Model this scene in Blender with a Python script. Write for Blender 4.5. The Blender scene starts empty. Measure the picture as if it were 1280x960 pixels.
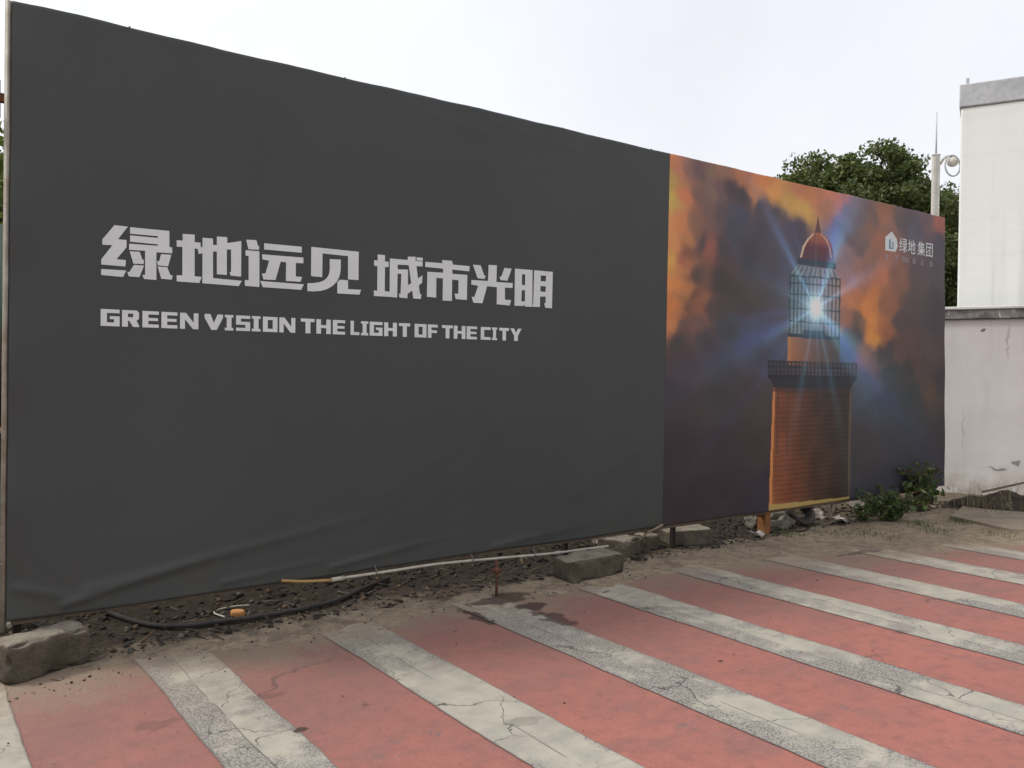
import bpy, bmesh, math, random
import numpy as np
from mathutils import Vector, Matrix, noise as mnoise
from mathutils.geometry import tessellate_polygon

# ------------------------------------------------------------------ camera, sky, sun, exposure
scene = bpy.context.scene
COL = scene.collection
CAM_R = np.array([[0.80525399, 0.00112939, -0.59292895],
                  [-0.59283755, 0.0191944, -0.80509329],
                  [0.01047165, 0.99981513, 0.01612591]])      # columns: right, up, back
EYE = np.array([0.0, 0.0, 1.6])
FPX = 1050.0
cam_data = bpy.data.cameras.new('camera')
cam = bpy.data.objects.new('camera', cam_data)
COL.objects.link(cam)
cam_data.sensor_width = 36.0
cam_data.lens = 36.0 * FPX / 1280.0
cam_data.clip_end = 3000.0
cam_data.clip_start = 0.05
M4 = Matrix.Identity(4)
for i in range(3):
    for j in range(3):
        M4[i][j] = CAM_R[i, j]
    M4[i][3] = EYE[i]
cam.matrix_world = M4
scene.camera = cam

SUN_EL = math.radians(52)
SUN_AZ = math.radians(-58)           # measured from +Y towards +X; the sun stands behind the hoarding, to the left
sun_dir = Vector((math.sin(SUN_AZ) * math.cos(SUN_EL), math.cos(SUN_AZ) * math.cos(SUN_EL), math.sin(SUN_EL)))

world = bpy.data.worlds.new('World')
scene.world = world
world.use_nodes = True
wn = world.node_tree
wn.nodes.clear()
w_out = wn.nodes.new('ShaderNodeOutputWorld')
w_bg = wn.nodes.new('ShaderNodeBackground')
w_sky = wn.nodes.new('ShaderNodeTexSky')
w_sky.sky_type = 'NISHITA'
w_sky.sun_disc = False
w_sky.sun_elevation = SUN_EL
w_sky.sun_rotation = SUN_AZ
w_sky.air_density = 1.0
w_sky.dust_density = 6.0
w_sky.ozone_density = 1.0
w_hs = wn.nodes.new('ShaderNodeHueSaturation')
w_hs.inputs['Saturation'].default_value = 0.16
w_hs.inputs['Value'].default_value = 1.0
w_mix = wn.nodes.new('ShaderNodeMix')
w_mix.data_type = 'RGBA'
w_mix.inputs[0].default_value = 0.55
w_mix.inputs[7].default_value = (8.75, 8.9, 9.65, 1)     # thin bright overcast veil
w_tc = wn.nodes.new('ShaderNodeTexCoord')
w_no = wn.nodes.new('ShaderNodeTexNoise')
w_no.inputs['Scale'].default_value = 2.2
w_no.inputs['Detail'].default_value = 5.0
w_mp = wn.nodes.new('ShaderNodeMapRange')
w_mp.inputs[1].default_value = 0.3
w_mp.inputs[2].default_value = 0.7
w_mp.inputs[3].default_value = 0.90
w_mp.inputs[4].default_value = 1.06
w_vm = wn.nodes.new('ShaderNodeVectorMath')
w_vm.operation = 'SCALE'
wn.links.new(w_sky.outputs[0], w_hs.inputs['Color'])
wn.links.new(w_hs.outputs[0], w_mix.inputs[6])
wn.links.new(w_tc.outputs['Generated'], w_no.inputs['Vector'])
wn.links.new(w_no.outputs[0], w_mp.inputs[0])
wn.links.new(w_mix.outputs[2], w_vm.inputs[0])
wn.links.new(w_mp.outputs[0], w_vm.inputs['Scale'])
wn.links.new(w_vm.outputs[0], w_bg.inputs['Color'])
w_bg.inputs['Strength'].default_value = 0.144
wn.links.new(w_bg.outputs[0], w_out.inputs['Surface'])

sun_data = bpy.data.lights.new('sun', 'SUN')
sun_data.energy = 1.5
sun_data.angle = math.radians(10)
sun_data.color = (1.0, 0.95, 0.88)
sun = bpy.data.objects.new('sun', sun_data)
COL.objects.link(sun)
sun.rotation_euler = (-sun_dir).to_track_quat('-Z', 'Y').to_euler()

vs = scene.view_settings
vs.view_transform = 'Standard'
vs.look = 'None'
vs.gamma = 1.0
vs.exposure = 0.12
vs.use_curve_mapping = False

# ------------------------------------------------------------------ picture point -> place
def ray(px, py):
    return CAM_R @ np.array([px - 640.0, -(py - 480.0), -FPX])
def G(px, py, z=0.0):                      # where the sight line meets the ground
    d = ray(px, py); t = (z - EYE[2]) / d[2]
    p = EYE + t * d
    return Vector((p[0], p[1], p[2]))
def AY(px, py, Y):                         # where it meets a plane parallel to the hoarding
    d = ray(px, py); p = EYE + d * (Y / d[1])
    return Vector((p[0], p[1], p[2]))
def AL(px, dist, z=0.0):                   # a place a given distance away in that direction
    d = ray(px, 470); h = math.hypot(d[0], d[1])
    return Vector((d[0] / h * dist, d[1] / h * dist, z))
D = 5.1                                    # the hoarding's plane
def T(px, py):
    p = AY(px, py, D); return (p.x, p.z)

rng = np.random.default_rng(11)
random.seed(7)

# ------------------------------------------------------------------ material helper
def lin(r, g, b):
    def f(c):
        c /= 255.0
        return c / 12.92 if c <= 0.04045 else ((c + 0.055) / 1.055) ** 2.4
    return (f(r), f(g), f(b), 1.0)
class NT:
    def __init__(s, name, rough=0.85, spec=0.3):
        s.m = bpy.data.materials.new(name); s.m.use_nodes = True
        s.t = s.m.node_tree; s.t.nodes.clear()
        s.out = s.t.nodes.new('ShaderNodeOutputMaterial'); s.b = s.t.nodes.new('ShaderNodeBsdfPrincipled')
        s.t.links.new(s.b.outputs[0], s.out.inputs[0])
        s.b.inputs['Roughness'].default_value = rough
        s.b.inputs['Specular IOR Level'].default_value = spec
    def n(s, k): return s.t.nodes.new(k)
    def set(s, sock, v):
        if isinstance(v, bpy.types.NodeSocket): s.t.links.new(v, sock)
        else: sock.default_value = v
    def pos(s): return s.n('ShaderNodeNewGeometry').outputs['Position']
    def obj(s): return s.n('ShaderNodeTexCoord').outputs['Object']
    def rnd(s): return s.n('ShaderNodeObjectInfo').outputs['Random']
    def xyz(s, v):
        q = s.n('ShaderNodeSeparateXYZ'); s.set(q.inputs[0], v); return q.outputs
    def scale(s, v, xyz):
        q = s.n('ShaderNodeVectorMath'); q.operation = 'MULTIPLY'; s.set(q.inputs[0], v); q.inputs[1].default_value = xyz
        return q.outputs[0]
    def vadd(s, a, b):
        q = s.n('ShaderNodeVectorMath'); q.operation = 'ADD'; s.set(q.inputs[0], a); s.set(q.inputs[1], b); return q.outputs[0]
    def noise(s, v, scale=1, detail=4, rough=0.55, dist=0.0, color=False):
        q = s.n('ShaderNodeTexNoise'); s.set(q.inputs['Vector'], v)
        q.inputs['Scale'].default_value = scale; q.inputs['Detail'].default_value = detail
        q.inputs['Roughness'].default_value = rough; q.inputs['Distortion'].default_value = dist
        return q.outputs['Color' if color else 0]
    def vor(s, v, scale=1, feature='F1', rnd=1.0):
        q = s.n('ShaderNodeTexVoronoi'); q.feature = feature; s.set(q.inputs['Vector'], v)
        q.inputs['Scale'].default_value = scale; q.inputs['Randomness'].default_value = rnd
        return q.outputs['Distance']
    def math(s, op, a, b=0.0, c=None, clamp=False):
        q = s.n('ShaderNodeMath'); q.operation = op; q.use_clamp = clamp
        s.set(q.inputs[0], a); s.set(q.inputs[1], b)
        if c is not None: s.set(q.inputs[2], c)
        return q.outputs[0]
    def mr(s, v, a, b, c=0.0, d=1.0, smooth=True):
        q = s.n('ShaderNodeMapRange'); q.interpolation_type = 'SMOOTHSTEP' if smooth else 'LINEAR'
        s.set(q.inputs[0], v)
        for k, x in enumerate((a, b, c, d)): s.set(q.inputs[k + 1], x)
        return q.outputs[0]
    def mix(s, f, a, b, blend='MIX'):
        q = s.n('ShaderNodeMix'); q.data_type = 'RGBA'; q.blend_type = blend
        s.set(q.inputs[0], f); s.set(q.inputs[6], a); s.set(q.inputs[7], b); return q.outputs[2]
    def attr(s, name):
        q = s.n('ShaderNodeAttribute'); q.attribute_name = name; return q.outputs
    def base(s, c): s.set(s.b.inputs['Base Color'], c)
    def bump(s, h, strength=0.4, dist=0.01):
        q = s.n('ShaderNodeBump'); q.inputs['Strength'].default_value = strength; q.inputs['Distance'].default_value = dist
        s.set(q.inputs['Height'], h); s.t.links.new(q.outputs[0], s.b.inputs['Normal'])

def simple(name, c1, c2, scale=8.0, rough=0.8, bump=0.3, bdist=0.004, spec=0.3, metal=0.0, spots=None, world=False):
    s = NT(name, rough, spec); p = s.pos() if world else s.obj()
    a = s.noise(p, scale, 5, 0.6)
    c = s.mix(s.mr(a, 0.3, 0.7), c1, c2)
    if spots:
        c = s.mix(s.mr(s.noise(p, spots[1], 4, 0.65), spots[2], spots[2] + 0.1), c, spots[0])
    c = s.mix(s.mr(s.noise(p, scale * 6, 3, 0.6), 0.3, 0.7, 0, 0.35), c, (c1[0] * .55, c1[1] * .55, c1[2] * .55, 1))
    s.base(c); s.b.inputs['Metallic'].default_value = metal
    s.bump(s.noise(p, scale * 3, 5, 0.65), bump, bdist)
    return s.m

# ------------------------------------------------------------------ object helpers
def link(name, me, mat=None, parent=None):
    o = bpy.data.objects.new(name, me); COL.objects.link(o)
    if mat is not None and me is not None and not me.materials: me.materials.append(mat)
    if parent is not None: o.parent = parent
    return o
def tag(o, label=None, cat=None, group=None, kind=None):
    if label: o['label'] = label
    if cat: o['category'] = cat
    if group: o['group'] = group
    if kind: o['kind'] = kind
    return o
def thing(name, label, cat, loc=(0, 0, 0), rz=0.0, group=None):
    o = bpy.data.objects.new(name, None); COL.objects.link(o); o.empty_display_size = 0.1
    o.location = loc; o.rotation_euler = (0, 0, rz)
    return tag(o, label, cat, group)
def from_np(name, verts, faces, smooth=False):
    me = bpy.data.meshes.new(name)
    v = np.asarray(verts, dtype=np.float32); f = np.asarray(faces, dtype=np.int32)
    n, k = f.shape
    me.vertices.add(len(v)); me.vertices.foreach_set('co', v.ravel())
    me.loops.add(n * k); me.loops.foreach_set('vertex_index', f.ravel())
    me.polygons.add(n); me.polygons.foreach_set('loop_start', np.arange(0, n * k, k, dtype=np.int32))
    try: me.polygons.foreach_set('loop_total', np.full(n, k, dtype=np.int32))
    except Exception: pass
    if smooth: me.polygons.foreach_set('use_smooth', np.ones(n, dtype=bool))
    me.update(calc_edges=True)
    return me
def bm_mesh(name, bm, smooth=False):
    me = bpy.data.meshes.new(name); bm.normal_update(); bm.to_mesh(me); bm.free()
    if smooth:
        for p in me.polygons: p.use_smooth = True
    return me
def grid_idx(nx, ny):
    i = np.arange(nx - 1)[None, :] + nx * np.arange(ny - 1)[:, None]
    i = i.ravel()
    return np.stack([i, i + 1, i + nx + 1, i + nx], 1)
def fbm2(x, y, seed=0, octaves=5, lac=2.0, gain=0.5):
    r = np.random.default_rng(seed); tot = np.zeros_like(x); amp = 1.0; norm = 0.0; fr = 1.0
    for o in range(octaves):
        N = 128; t = r.random((N, N))
        u = x * fr + 37.2 * o + 50; v = y * fr + 11.7 * o + 50
        iu = np.floor(u).astype(int); iv = np.floor(v).astype(int); fu = u - iu; fv = v - iv
        fu = fu * fu * (3 - 2 * fu); fv = fv * fv * (3 - 2 * fv)
        a = t[iu % N, iv % N]; b = t[(iu + 1) % N, iv % N]; c = t[iu % N, (iv + 1) % N]; d = t[(iu + 1) % N, (iv + 1) % N]
        tot += amp * ((a * (1 - fu) + b * fu) * (1 - fv) + (c * (1 - fu) + d * fu) * fv)
        norm += amp; amp *= gain; fr *= lac
    return tot / norm
def add_box(bm, lo, hi, mtx=None, bevel=0.0):
    r = bmesh.ops.create_cube(bm, size=1.0)
    for v in r['verts']:
        v.co = Vector([lo[i] + (v.co[i] + 0.5) * (hi[i] - lo[i]) for i in range(3)])
    if bevel:
        es = list({e for v in r['verts'] for e in v.link_edges})
        q = bmesh.ops.bevel(bm, geom=es, offset=bevel, segments=1, affect='EDGES')
        vs_ = list({v for f in q['faces'] for v in f.verts} | {v for v in r['verts'] if v.is_valid})
    else: vs_ = r['verts']
    if mtx is not None: bmesh.ops.transform(bm, matrix=mtx, verts=[v for v in vs_ if v.is_valid])
def box_obj(name, lo, hi, mat, parent=None, bevel=0.003):
    bm = bmesh.new(); add_box(bm, lo, hi, None, bevel); return link(name, bm_mesh(name, bm), mat, parent)
def tube_mesh(name, pts, r, sides=8, cap=True, radii=None):
    pts = [Vector(p) for p in pts]; V = []; F = []
    prev = None
    for i, p in enumerate(pts):
        t = (pts[min(i + 1, len(pts) - 1)] - pts[max(i - 1, 0)]).normalized()
        if prev is None:
            a = Vector((0, 0, 1)) if abs(t.z) < 0.9 else Vector((1, 0, 0))
            n = t.cross(a).normalized()
        else: n = (prev - t * prev.dot(t)).normalized()
        prev = n; b = t.cross(n); rr = radii[i] if radii else r
        for k in range(sides):
            an = 2 * math.pi * k / sides
            V.append(p + (n * math.cos(an) + b * math.sin(an)) * rr)
    for i in range(len(pts) - 1):
        for k in range(sides):
            k2 = (k + 1) % sides
            F.append((i * sides + k, i * sides + k2, (i + 1) * sides + k2, (i + 1) * sides + k))
    if cap:
        F.append(tuple(range(sides))[::-1]); F.append(tuple((len(pts) - 1) * sides + k for k in range(sides)))
    me = bpy.data.meshes.new(name); me.from_pydata([tuple(v) for v in V], [], F); me.update()
    for p in me.polygons: p.use_smooth = len(p.vertices) == 4
    return me
def smooth_path(pts, n=6):
    pts = [Vector(p) for p in pts]; out = []
    for i in range(len(pts) - 1):
        p0 = pts[max(i - 1, 0)]; p1 = pts[i]; p2 = pts[i + 1]; p3 = pts[min(i + 2, len(pts) - 1)]
        for k in range(n):
            t = k / n
            out.append(0.5 * ((2 * p1) + (p2 - p0) * t + (2 * p0 - 5 * p1 + 4 * p2 - p3) * t * t + (3 * p1 - p0 - 3 * p2 + p3) * t ** 3))
    out.append(pts[-1]); return out

# ------------------------------------------------------------------ ground materials
EDGE_X = [-12, -2, 0.3, 1.0, 1.5, 2.1, 2.5, 3.05, 3.45, 3.9, 4.3, 5.1, 5.6, 6.1, 6.9, 7.4, 7.9, 8.5, 9.2, 14]
EDGE_Y = [4.95, 4.9, 4.93, 4.9, 4.82, 4.7, 4.68, 4.86, 4.70, 4.66, 4.5, 4.66, 4.5, 4.4, 4.3, 4.05, 3.9, 3.6, 3.1, -1.0]
def edge_y(x): return np.interp(x, EDGE_X, EDGE_Y)

def stain_nodes(s, p, items):
    """dark stains with their own outlines: items = (x, y, rx, ry, strength)"""
    wob = s.noise(p, 3.5, 4, 0.6, color=True)
    q = s.n('ShaderNodeVectorMath'); q.operation = 'MULTIPLY_ADD'
    s.set(q.inputs[0], wob); q.inputs[1].default_value = (0.42, 0.42, 0.0); s.set(q.inputs[2], p)
    x, y, z = s.xyz(q.outputs[0])
    tot = None
    for (cx, cy, rx, ry, st) in items:
        dx = s.math('DIVIDE', s.math('SUBTRACT', x, cx + 0.21), rx); dy = s.math('DIVIDE', s.math('SUBTRACT', y, cy + 0.21), ry)
        d = s.math('SQRT', s.math('ADD', s.math('MULTIPLY', dx, dx), s.math('MULTIPLY', dy, dy)))
        m = s.mr(d, 0.75, 1.05, st, 0.0)
        tot = m if tot is None else s.math('MAXIMUM', tot, m)
    return tot
def GXY(px, py): g = G(px, py); return (g.x, g.y)
STAINS = []
for (px, py, rx, ry, st) in [(560, 743, .30, .13, .55), (625, 750, .30, .09, .8), (660, 758, .10, .08, .9), (470, 752, .45, .16, .4), (690, 772, .07, .22, .8), (596, 771, .035, .22, .85)]:
    a, b = GXY(px, py); STAINS.append((a, b, rx, ry, st))
PATCH = []
for (px, py, rx, ry, st) in [(381, 909, .055, .05, .95), (889, 822, .03, .022, .9), (925, 815, .02, .015, .6), (470, 878, .03, .02, .5), (200, 905, .10, .05, .25), (330, 870, .12, .04, .3), (655, 905, .10, .05, .28), (1130, 790, .06, .04, .35), (768, 741, .06, .03, .8), (700, 740, .14, .07, .45), (1075, 690, .35, .05, .55)]:
    a, b = GXY(px, py); PATCH.append((a, b, rx, ry, st))

def dust_nodes(s, p):
    """how much soil has been washed over the paving: more towards the hoarding"""
    x, y, z = s.xyz(p)
    ye = s.math('ADD', y, s.math('MULTIPLY', s.math('MAXIMUM', s.math('SUBTRACT', x, 4.6), 0.0), 0.27))
    n = s.noise(p, 1.6, 5, 0.62)
    n2 = s.noise(p, 11.0, 5, 0.65)
    v = s.math('ADD', ye, s.math('MULTIPLY', s.math('SUBTRACT', n, 0.5), 0.95))
    v = s.math('ADD', v, s.math('MULTIPLY', s.math('SUBTRACT', n2, 0.5), 0.75))
    v = s.math('ADD', v, s.math('MULTIPLY', s.math('SUBTRACT', s.noise(p, 45, 4, 0.7), 0.5), 0.45))
    return v

def pavement_material():
    s = NT('red_paint_on_asphalt', 0.86, 0.25); p = s.pos()
    big = s.noise(p, 0.9, 5, 0.6); mid = s.noise(s.scale(p, (2.2, 5.5, 1)), 1.0, 5, 0.62); fine = s.noise(p, 70, 3, 0.7); fine2 = s.noise(p, 190, 2, 0.7)
    red = s.mix(s.mr(big, 0.32, 0.68), (0.375, 0.140, 0.108, 1), (0.305, 0.120, 0.097, 1))
    red = s.mix(s.mr(mid, 0.44, 0.70, 0, 0.85), red, (0.205, 0.108, 0.097, 1))
    blot = s.noise(s.vadd(p, (7.3, 2.1, 0)), 1.7, 6, 0.68, 0.6)
    red = s.mix(s.mr(blot, 0.46, 0.68, 0, 0.75), red, (0.19, 0.115, 0.105, 1))           # tyre grime
    red = s.mix(s.mr(fine, 0.35, 0.75, 0, 0.45), red, (0.245, 0.112, 0.098, 1))
    red = s.mix(s.mr(fine2, 0.40, 0.66, 0, 0.6), red, (0.44, 0.165, 0.132, 1))
    med = s.noise(p, 13, 6, 0.75)
    red = s.mix(s.mr(med, 0.48, 0.72, 0, 0.7), red, (0.205, 0.100, 0.087, 1))
    red = s.mix(s.mr(med, 0.50, 0.30, 0, 0.4), red, (0.42, 0.165, 0.135, 1))
    red = s.mix(s.mr(s.vor(p, 60), 0.10, 0.28, 0.35, 0.0), red, (0.15, 0.08, 0.075, 1))
    x, y, z = s.xyz(p)
    wear = s.mr(s.math('ADD', s.noise(p, 4.0, 6, 0.7), s.math('MULTIPLY', fine, 0.25)), 0.745, 0.80)
    red = s.mix(s.math('MULTIPLY', wear, 0.7), red, (0.16, 0.125, 0.12, 1))
    # cracks
    wp = s.vadd(p, s.scale(s.noise(p, 2.5, 4, 0.6, color=True), (0.5, 0.5, 0)))
    cr = s.vor(wp, 0.55, 'DISTANCE_TO_EDGE')
    crm = s.math('MULTIPLY', s.mr(cr, 0.0012, 0.0045, 1, 0), s.mr(s.noise(p, 0.8, 2), 0.50, 0.58))
    red = s.mix(s.math('MULTIPLY', crm, 0.7), red, (0.05, 0.04, 0.04, 1))
    dv = dust_nodes(s, p)
    red = s.mix(s.math('MULTIPLY', s.mr(dv, 2.3, 4.5), 0.55), red, (0.205, 0.125, 0.108, 1))
    dm = s.mr(dv, 4.12, 4.85, 0.0, 0.96)
    red = s.mix(dm, red, s.mix(s.mr(fine, 0.3, 0.7), (0.285, 0.225, 0.16, 1), (0.215, 0.165, 0.122, 1)))
    dark = s.math('MAXIMUM', stain_nodes(s, p, STAINS), stain_nodes(s, p, PATCH))
    red = s.mix(dark, red, (0.065, 0.042, 0.035, 1))
    s.base(red)
    s.set(s.b.inputs['Roughness'], s.mr(fine, 0.3, 0.7, 0.78, 0.95))
    h = s.math('ADD', s.noise(p, 160, 3, 0.7), s.math('MULTIPLY', s.noise(p, 25, 4, 0.6), 0.8))
    s.bump(s.math('SUBTRACT', h, s.math('MULTIPLY', crm, 1.0)), 0.5, 0.006)
    return s.m
def stripe_material():
    s = NT('worn_white_road_paint', 0.85, 0.25); p = s.pos()
    x, y, z = s.xyz(p)
    fr = s.attr('across')[2]                                                    # 0 .. 0.37 across a stripe
    idx = s.attr('stripe')[2]
    hsh = s.math('FRACT', s.math('MULTIPLY', s.math('SINE', s.math('MULTIPLY', idx, 12.9898)), 43758.5453))
    seam_at = s.math('ADD', 0.17, s.math('MULTIPLY', s.math('SUBTRACT', s.noise(p, 0.7, 2), 0.5), 0.10))
    half = s.mr(fr, s.math('SUBTRACT', seam_at, 0.01), s.math('ADD', seam_at, 0.01), 1.0, 0.0)   # 1 = left half
    big = s.noise(p, 1.1, 4, 0.6); mid = s.noise(p, 5.5, 5, 0.65)
    grit = s.noise(p, 85, 2, 0.6)
    grit2 = s.vor(p, 95)
    cream = s.mix(s.mr(mid, 0.3, 0.7), (0.415, 0.385, 0.315, 1), (0.33, 0.31, 0.262, 1))
    agg = s.mix(s.mr(grit2, 0.30, 0.62), (0.350, 0.33, 0.295, 1), (0.180, 0.165, 0.147, 1))
    wear = s.math('ADD', s.math('ADD', s.math('MULTIPLY_ADD', s.math('SUBTRACT', big, 0.5), 1.5, 0.5), s.math('MULTIPLY', mid, 0.62)), s.math('MULTIPLY', grit, 0.42))
    wear = s.math('ADD', wear, s.math('MULTIPLY', s.math('SUBTRACT', half, 0.35), s.math('MULTIPLY_ADD', hsh, 0.22, 0.0)))
    edge_d = s.math('MINIMUM', fr, s.math('SUBTRACT', 0.372, fr))
    wear = s.math('ADD', wear, s.mr(edge_d, 0.0, 0.07, 0.13, 0.0))
    c = s.mix(s.mr(wear, 0.99, 1.20), cream, agg)
    specks = s.mr(s.noise(p, 120, 2, 0.6), 0.60, 0.72, 0, 0.55)
    c = s.mix(s.math('MULTIPLY', specks, s.mr(mid, 0.38, 0.6)), c, (0.16, 0.15, 0.14, 1))
    # the seam between the two passes and cracks
    seam = s.mr(s.math('ABSOLUTE', s.math('SUBTRACT', fr, seam_at)), 0.002, 0.006, 0.7, 0.0)
    seam = s.math('MULTIPLY', seam, s.mr(s.noise(p, 2.0, 3), 0.42, 0.52))
    wp = s.vadd(p, s.scale(s.noise(p, 3.0, 4, 0.6, color=True), (0.35, 0.35, 0)))
    cr = s.vor(wp, 1.9, 'DISTANCE_TO_EDGE')
    crm = s.math('MULTIPLY', s.mr(cr, 0.0015, 0.007, 1, 0), s.mr(s.noise(p, 0.9, 2), 0.40, 0.52))
    crm = s.math('MAXIMUM', crm, seam)
    c = s.mix(s.math('MULTIPLY', crm, 0.85), c, (0.06, 0.055, 0.05, 1))
    c = s.mix(s.mr(edge_d, 0.002, 0.012, 0.75, 0.0), c, (0.11, 0.095, 0.09, 1))
    c = s.mix(s.mr(s.noise(s.scale(p, (1.5, 4.5, 1)), 1.0, 5, 0.6), 0.5, 0.72, 0, 0.5), c, (0.24, 0.215, 0.19, 1))
    dv = dust_nodes(s, p); dm = s.math('MAXIMUM', s.math('MULTIPLY', s.mr(dv, 2.9, 4.7), 0.25), s.mr(dv, 4.15, 4.85, 0.0, 0.9))
    c = s.mix(dm, c, s.mix(s.mr(mid, 0.3, 0.7), (0.36, 0.295, 0.215, 1), (0.26, 0.205, 0.15, 1)))
    dark = s.math('MAXIMUM', stain_nodes(s, p, STAINS), stain_nodes(s, p, PATCH))
    c = s.mix(dark, c, (0.065, 0.042, 0.035, 1))
    s.base(c)
    s.bump(s.math('SUBTRACT', s.math('ADD', s.noise(p, 150, 3, 0.7), s.mr(wear, 0.99, 1.14, 0.8, 0)), crm), 0.45, 0.006)
    return s.m
def dirt_material():
    s = NT('sandy_dirt', 0.95, 0.1); p = s.pos()
    x, y, z = s.xyz(p)
    a = s.noise(p, 1.8, 6, 0.65); b = s.noise(p, 14, 5, 0.65); c_ = s.noise(p, 60, 3, 0.7)
    c = s.mix(s.mr(a, 0.3, 0.7), (0.33, 0.265, 0.185, 1), (0.24, 0.19, 0.135, 1))
    c = s.mix(s.mr(b, 0.4, 0.75, 0, 0.8), c, (0.115, 0.088, 0.066, 1))
    c = s.mix(s.mr(s.noise(s.vadd(p, (3.1, 9.2, 0)), 2.6, 6, 0.7, 0.8), 0.50, 0.66, 0, 0.75), c, (0.125, 0.095, 0.072, 1))
    c = s.mix(s.mr(s.noise(p, 170, 2, 0.6), 0.60, 0.72, 0, 0.6), c, (0.42, 0.36, 0.28, 1))
    c = s.mix(s.mr(c_, 0.45, 0.75, 0, 0.6), c, (0.37, 0.30, 0.22, 1))
    litter = s.math('ADD', y, s.math('MULTIPLY', s.math('SUBTRACT', a, 0.5), 0.55))    # rotted litter along the hoarding's foot, painted darker to stand in for shade
    lm = s.math('MULTIPLY', s.mr(litter, 4.92, 5.16), s.mr(x, 7.0, 9.5, 1.0, 0.6))
    c = s.mix(s.math('MULTIPLY', lm, 0.95), c, s.mix(s.mr(b, 0.35, 0.7), (0.016, 0.013, 0.010, 1), (0.038, 0.029, 0.022, 1)))
    c = s.mix(stain_nodes(s, p, STAINS), c, (0.06, 0.040, 0.032, 1))
    s.base(c)
    s.bump(s.math('ADD', s.noise(p, 40, 5, 0.7), s.math('MULTIPLY', s.noise(p, 9, 4), 1.5)), 0.7, 0.012)
    return s.m
M = {}
M['pave'] = pavement_material(); M['stripe'] = stripe_material(); M['dirt'] = dirt_material()
M['far_ground'] = simple('far_soil', (0.20, 0.165, 0.12, 1), (0.15, 0.13, 0.09, 1), 0.8, 0.95, 0.4, 0.02, 0.1, world=True)

# ------------------------------------------------------------------ the setting
bm = bmesh.new()
bmesh.ops.create_grid(bm, x_segments=24, y_segments=24, size=900)
for v in bm.verts: v.co.z = -0.10
tag(link('ground', bm_mesh('ground', bm), M['far_ground']), kind='structure')

def pave_edge(x): return 5.15 if x < 8 else 5.15 - (x - 8) * 0.5
xs = np.concatenate([np.linspace(-30, -1, 12), np.linspace(-0.9, 9.6, 60)])
V = []; F = []
for i, x in enumerate(xs):
    for t in np.linspace(0, 1, 30):
        V.append((x, -40 + (pave_edge(x) + 40) * t ** 0.35, 0.0))
n = 30
for i in range(len(xs) - 1):
    for j in range(n - 1): F.append((i * n + j, (i + 1) * n + j, (i + 1) * n + j + 1, i * n + j + 1))
me = bpy.data.meshes.new('pavement'); me.from_pydata(V, [], F); me.update()
pave = tag(link('pavement', me, M['pave']), kind='structure')
# the slab's rim down to the soil
rim_lo = [(x, pave_edge(x), 0.0) for x in xs]
# painted stripes, each a sheet of its own with uneven edges
for k in range(-10, 9):
    x0 = 1.05 + k * 0.99 + (0.01 if k > 2 else 0.0)
    x0 = {-1: 0.07, 0: 1.06, 1: 2.07, 2: 3.05, 3: 4.04, 4: 5.03, 5: 6.0, 6: 6.95, 7: 7.88, 8: 8.84}.get(k, 1.05 + k * 1.0)
    yend = float(edge_y(x0 + 0.2)) + 0.12 if k < 8 else 3.2
    ys = np.concatenate([np.linspace(-38, 0.5, 12), np.linspace(0.7, yend, 70)])
    V = []; F = []
    for j, y in enumerate(ys):
        for t in (0.0, 0.1, 0.3, 0.5, 0.7, 0.9, 1.0):
            wob = 0.0
            if t in (0.0, 1.0): wob = 0.012 * (mnoise.noise(Vector((x0 * 3 + t * 9, y * 1.7, 0.3)))) + 0.006 * mnoise.noise(Vector((x0 * 3 + t * 9, y * 9, 1.3)))
            yy = y + (0.07 * mnoise.noise(Vector((x0 + t * 1.1, k * 1.7, 4.1))) if j == len(ys) - 1 else 0)
            V.append((x0 + 0.37 * t + wob, yy, 0.004))
    for j in range(len(ys) - 1):
        for q in range(6): F.append((j * 7 + q, j * 7 + q + 1, (j + 1) * 7 + q + 1, (j + 1) * 7 + q))
    me = bpy.data.meshes.new('white_stripe'); me.from_pydata(V, [], F); me.update()
    at = me.attributes.new('across', 'FLOAT', 'POINT'); at.data.foreach_set('value', np.tile(np.array([0.0, 0.1, 0.3, 0.5, 0.7, 0.9, 1.0]) * 0.37, len(ys)).astype(np.float32))
    at = me.attributes.new('stripe', 'FLOAT', 'POINT'); at.data.foreach_set('value', np.full(len(V), float(k) + 0.37, dtype=np.float32))
    link('white_stripe', me, M['stripe'], pave)

# soil washed along the foot of the hoarding: uneven, thinning out over the paving
nx, ny = 560, 190
gx = np.linspace(-3.0, 15.0, nx); gy = np.linspace(2.2, 8.4, ny)
XX, YY = np.meshgrid(gx, gy)
def soil_height(XX, YY):
    d = YY - edge_y(XX)
    h = 0.055 * np.clip(d, -0.6, 0.45) + 0.0
    h = h + 0.022 * (fbm2(XX * 1.3, YY * 1.3, 3, 5) - 0.5) + 0.014 * (fbm2(XX * 7, YY * 7, 4, 4) - 0.5)
    h = h + 0.05 * np.clip((YY - 5.15) / 0.5, 0, 1) * (fbm2(XX * 3.1, YY * 3.1, 8, 4) - 0.35)
    # the flat broken ground at the wall end and the heap of spoil
    return np.maximum(h, -0.08)
ZZ = soil_height(XX, YY)
me = from_np('soil_strip', np.stack([XX, YY, ZZ], -1).reshape(-1, 3), grid_idx(nx, ny), True)
tag(link('soil_strip', me, M['dirt']), kind='structure')
def soil_z(x, y):
    return max(float(soil_height(np.array([[x]]), np.array([[y]]))[0, 0]), 0.0 if y < pave_edge(x) else -1)

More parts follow.
